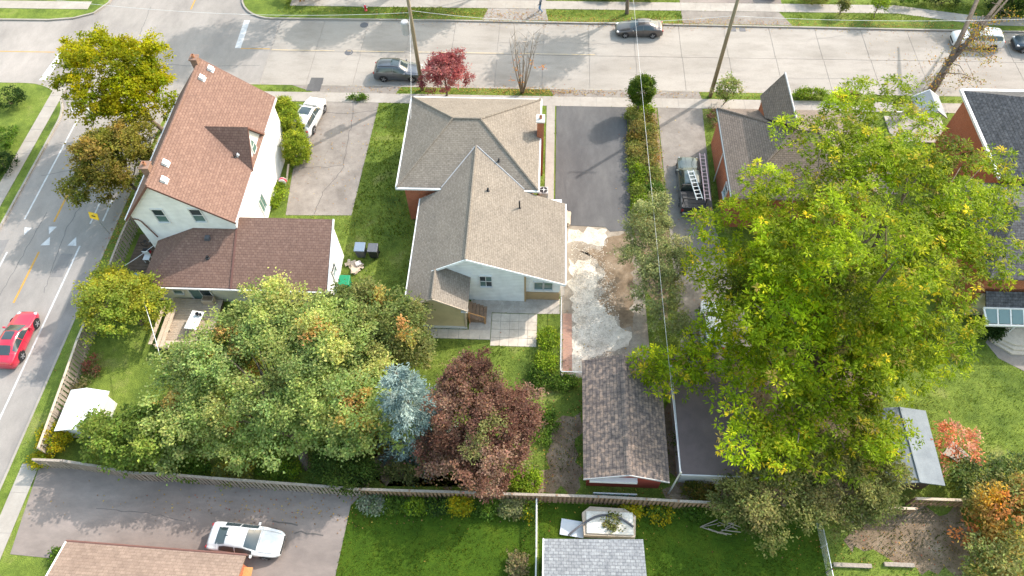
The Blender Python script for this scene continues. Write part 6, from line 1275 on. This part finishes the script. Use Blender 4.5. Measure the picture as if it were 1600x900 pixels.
stuff(bpy.data.objects['fallen_leaves'], 'scattered brown and orange fallen leaves')
# loose pale stones over the gravel and soil seam
k_ = 4200; gx_ = np.concatenate([r_.normal(4.2, 1.5, k_//2), r_.uniform(2.0, 7.6, k_//2)]); gy_ = np.concatenate([r_.normal(27.5, 3.2, k_//2), r_.uniform(22.3, 35.3, k_//2)]); ok = (gx_ > 2.6) & (gx_ < 6.2-.12*np.abs(gy_-26)+r_.normal(0, .35, len(gx_))) & (gy_ > 22.4) & (gy_ < 35.4)
gx_, gy_ = gx_[ok], gy_[ok]; m_ = MB()
for x, y0 in zip(gx_, gy_):
    s_ = r_.uniform(.02, .07); h = s_*.6; a = r_.uniform(0, 3)
    c_, q = math.cos(a)*s_, math.sin(a)*s_
    m_.add([(x+c_, y0+q, .012), (x-q, y0+c_, .012), (x-c_, y0-q, .012), (x+q, y0-c_, .012), (x+r_.normal(0, .01), y0, .016+h)], [(0, 1, 4), (1, 2, 4), (2, 3, 4), (3, 0, 4)])
stuff(m_.build('loose_stones', GRAVEL), 'loose pale stones over the gravel yard')

# ================================================================== the person on the far sidewalk
def person(label, loc, face):
    t = thing('person', label, 'person', loc, face)
    J = [('pel', (0, 0, .95), .14), ('spine', (0, .01, 1.15), .145), ('chest', (0, .02, 1.36), .155), ('neck', (0, .02, 1.5), .06), ('head0', (0, .035, 1.58), .085), ('head1', (0, .04, 1.70), .09),
         ('hipL', (.09, 0, .9), .1), ('kneeL', (.1, .16, .5), .07), ('ankL', (.1, .12, .09), .045), ('toeL', (.1, .28, .04), .04), ('hipR', (-.09, 0, .9), .1), ('kneeR', (-.1, .02, .5), .07), ('ankR', (-.1, -.26, .13), .045), ('toeR', (-.1, -.13, .04), .04),
         ('shL', (.19, .02, 1.42), .06), ('elL', (.25, -.1, 1.16), .045), ('wrL', (.24, .04, .93), .032), ('haL', (.23, .08, .85), .035), ('shR', (-.19, .02, 1.42), .06), ('elR', (-.25, .04, 1.15), .045), ('wrR', (-.24, .2, .98), .032), ('haR', (-.23, .25, .91), .035)]
    ix = {j[0]: i for i, j in enumerate(J)}
    E = [('pel', 'spine'), ('spine', 'chest'), ('chest', 'neck'), ('neck', 'head0'), ('head0', 'head1'), ('pel', 'hipL'), ('hipL', 'kneeL'), ('kneeL', 'ankL'), ('ankL', 'toeL'), ('pel', 'hipR'), ('hipR', 'kneeR'), ('kneeR', 'ankR'), ('ankR', 'toeR'), ('chest', 'shL'), ('shL', 'elL'), ('elL', 'wrL'), ('wrL', 'haL'), ('chest', 'shR'), ('shR', 'elR'), ('elR', 'wrR'), ('wrR', 'haR')]
    me = bpy.data.meshes.new('body'); me.from_pydata([j[1] for j in J], [(ix[a], ix[b_]) for a, b_ in E], [])
    o = bpy.data.objects.new('body', me); link(o, t)
    sk = o.modifiers.new('skin', 'SKIN')
    for i, j in enumerate(J): me.skin_vertices[0].data[i].radius = (j[2], j[2]*(.8 if j[0] in ('pel', 'spine', 'chest') else 1))
    me.skin_vertices[0].data[0].use_root = True
    sub = o.modifiers.new('sub', 'SUBSURF'); sub.levels = 2; sub.render_levels = 2
    m = bpy.data.materials.new('clothes'); n_, l_, b_ = nt(m); tc = n_.new('ShaderNodeTexCoord'); sp = n_.new('ShaderNodeSeparateXYZ'); l_.new(tc.outputs['Object'], sp.inputs[0])
    r_q = ramp(n_, [(0, (.03, .03, .03)), (.07, (.10, .20, .36)), (.54, (.05, .07, .10)), (.86, (.50, .30, .22))]); r_q.color_ramp.interpolation = 'CONSTANT'
    dv = n_.new('ShaderNodeMath'); dv.operation = 'DIVIDE'; dv.inputs[1].default_value = 1.75; l_.new(sp.outputs[2], dv.inputs[0]); l_.new(dv.outputs[0], r_q.inputs[0]); l_.new(r_q.outputs[0], b_.inputs['Base Color']); b_.inputs['Roughness'].default_value = .8
    me.materials.append(m)
    MB().lathe((0, .03, 1.62), [(.098, 0), (.112, .06), (.1, .13), (.05, .185), (.01, .195)], 14).build('hair', WOOD_DK, t, smooth=True, local=True)
    return t
person('person in blue jeans and dark top walking on the far driveway apron', (-.55, 63.7, .0), rad(80))
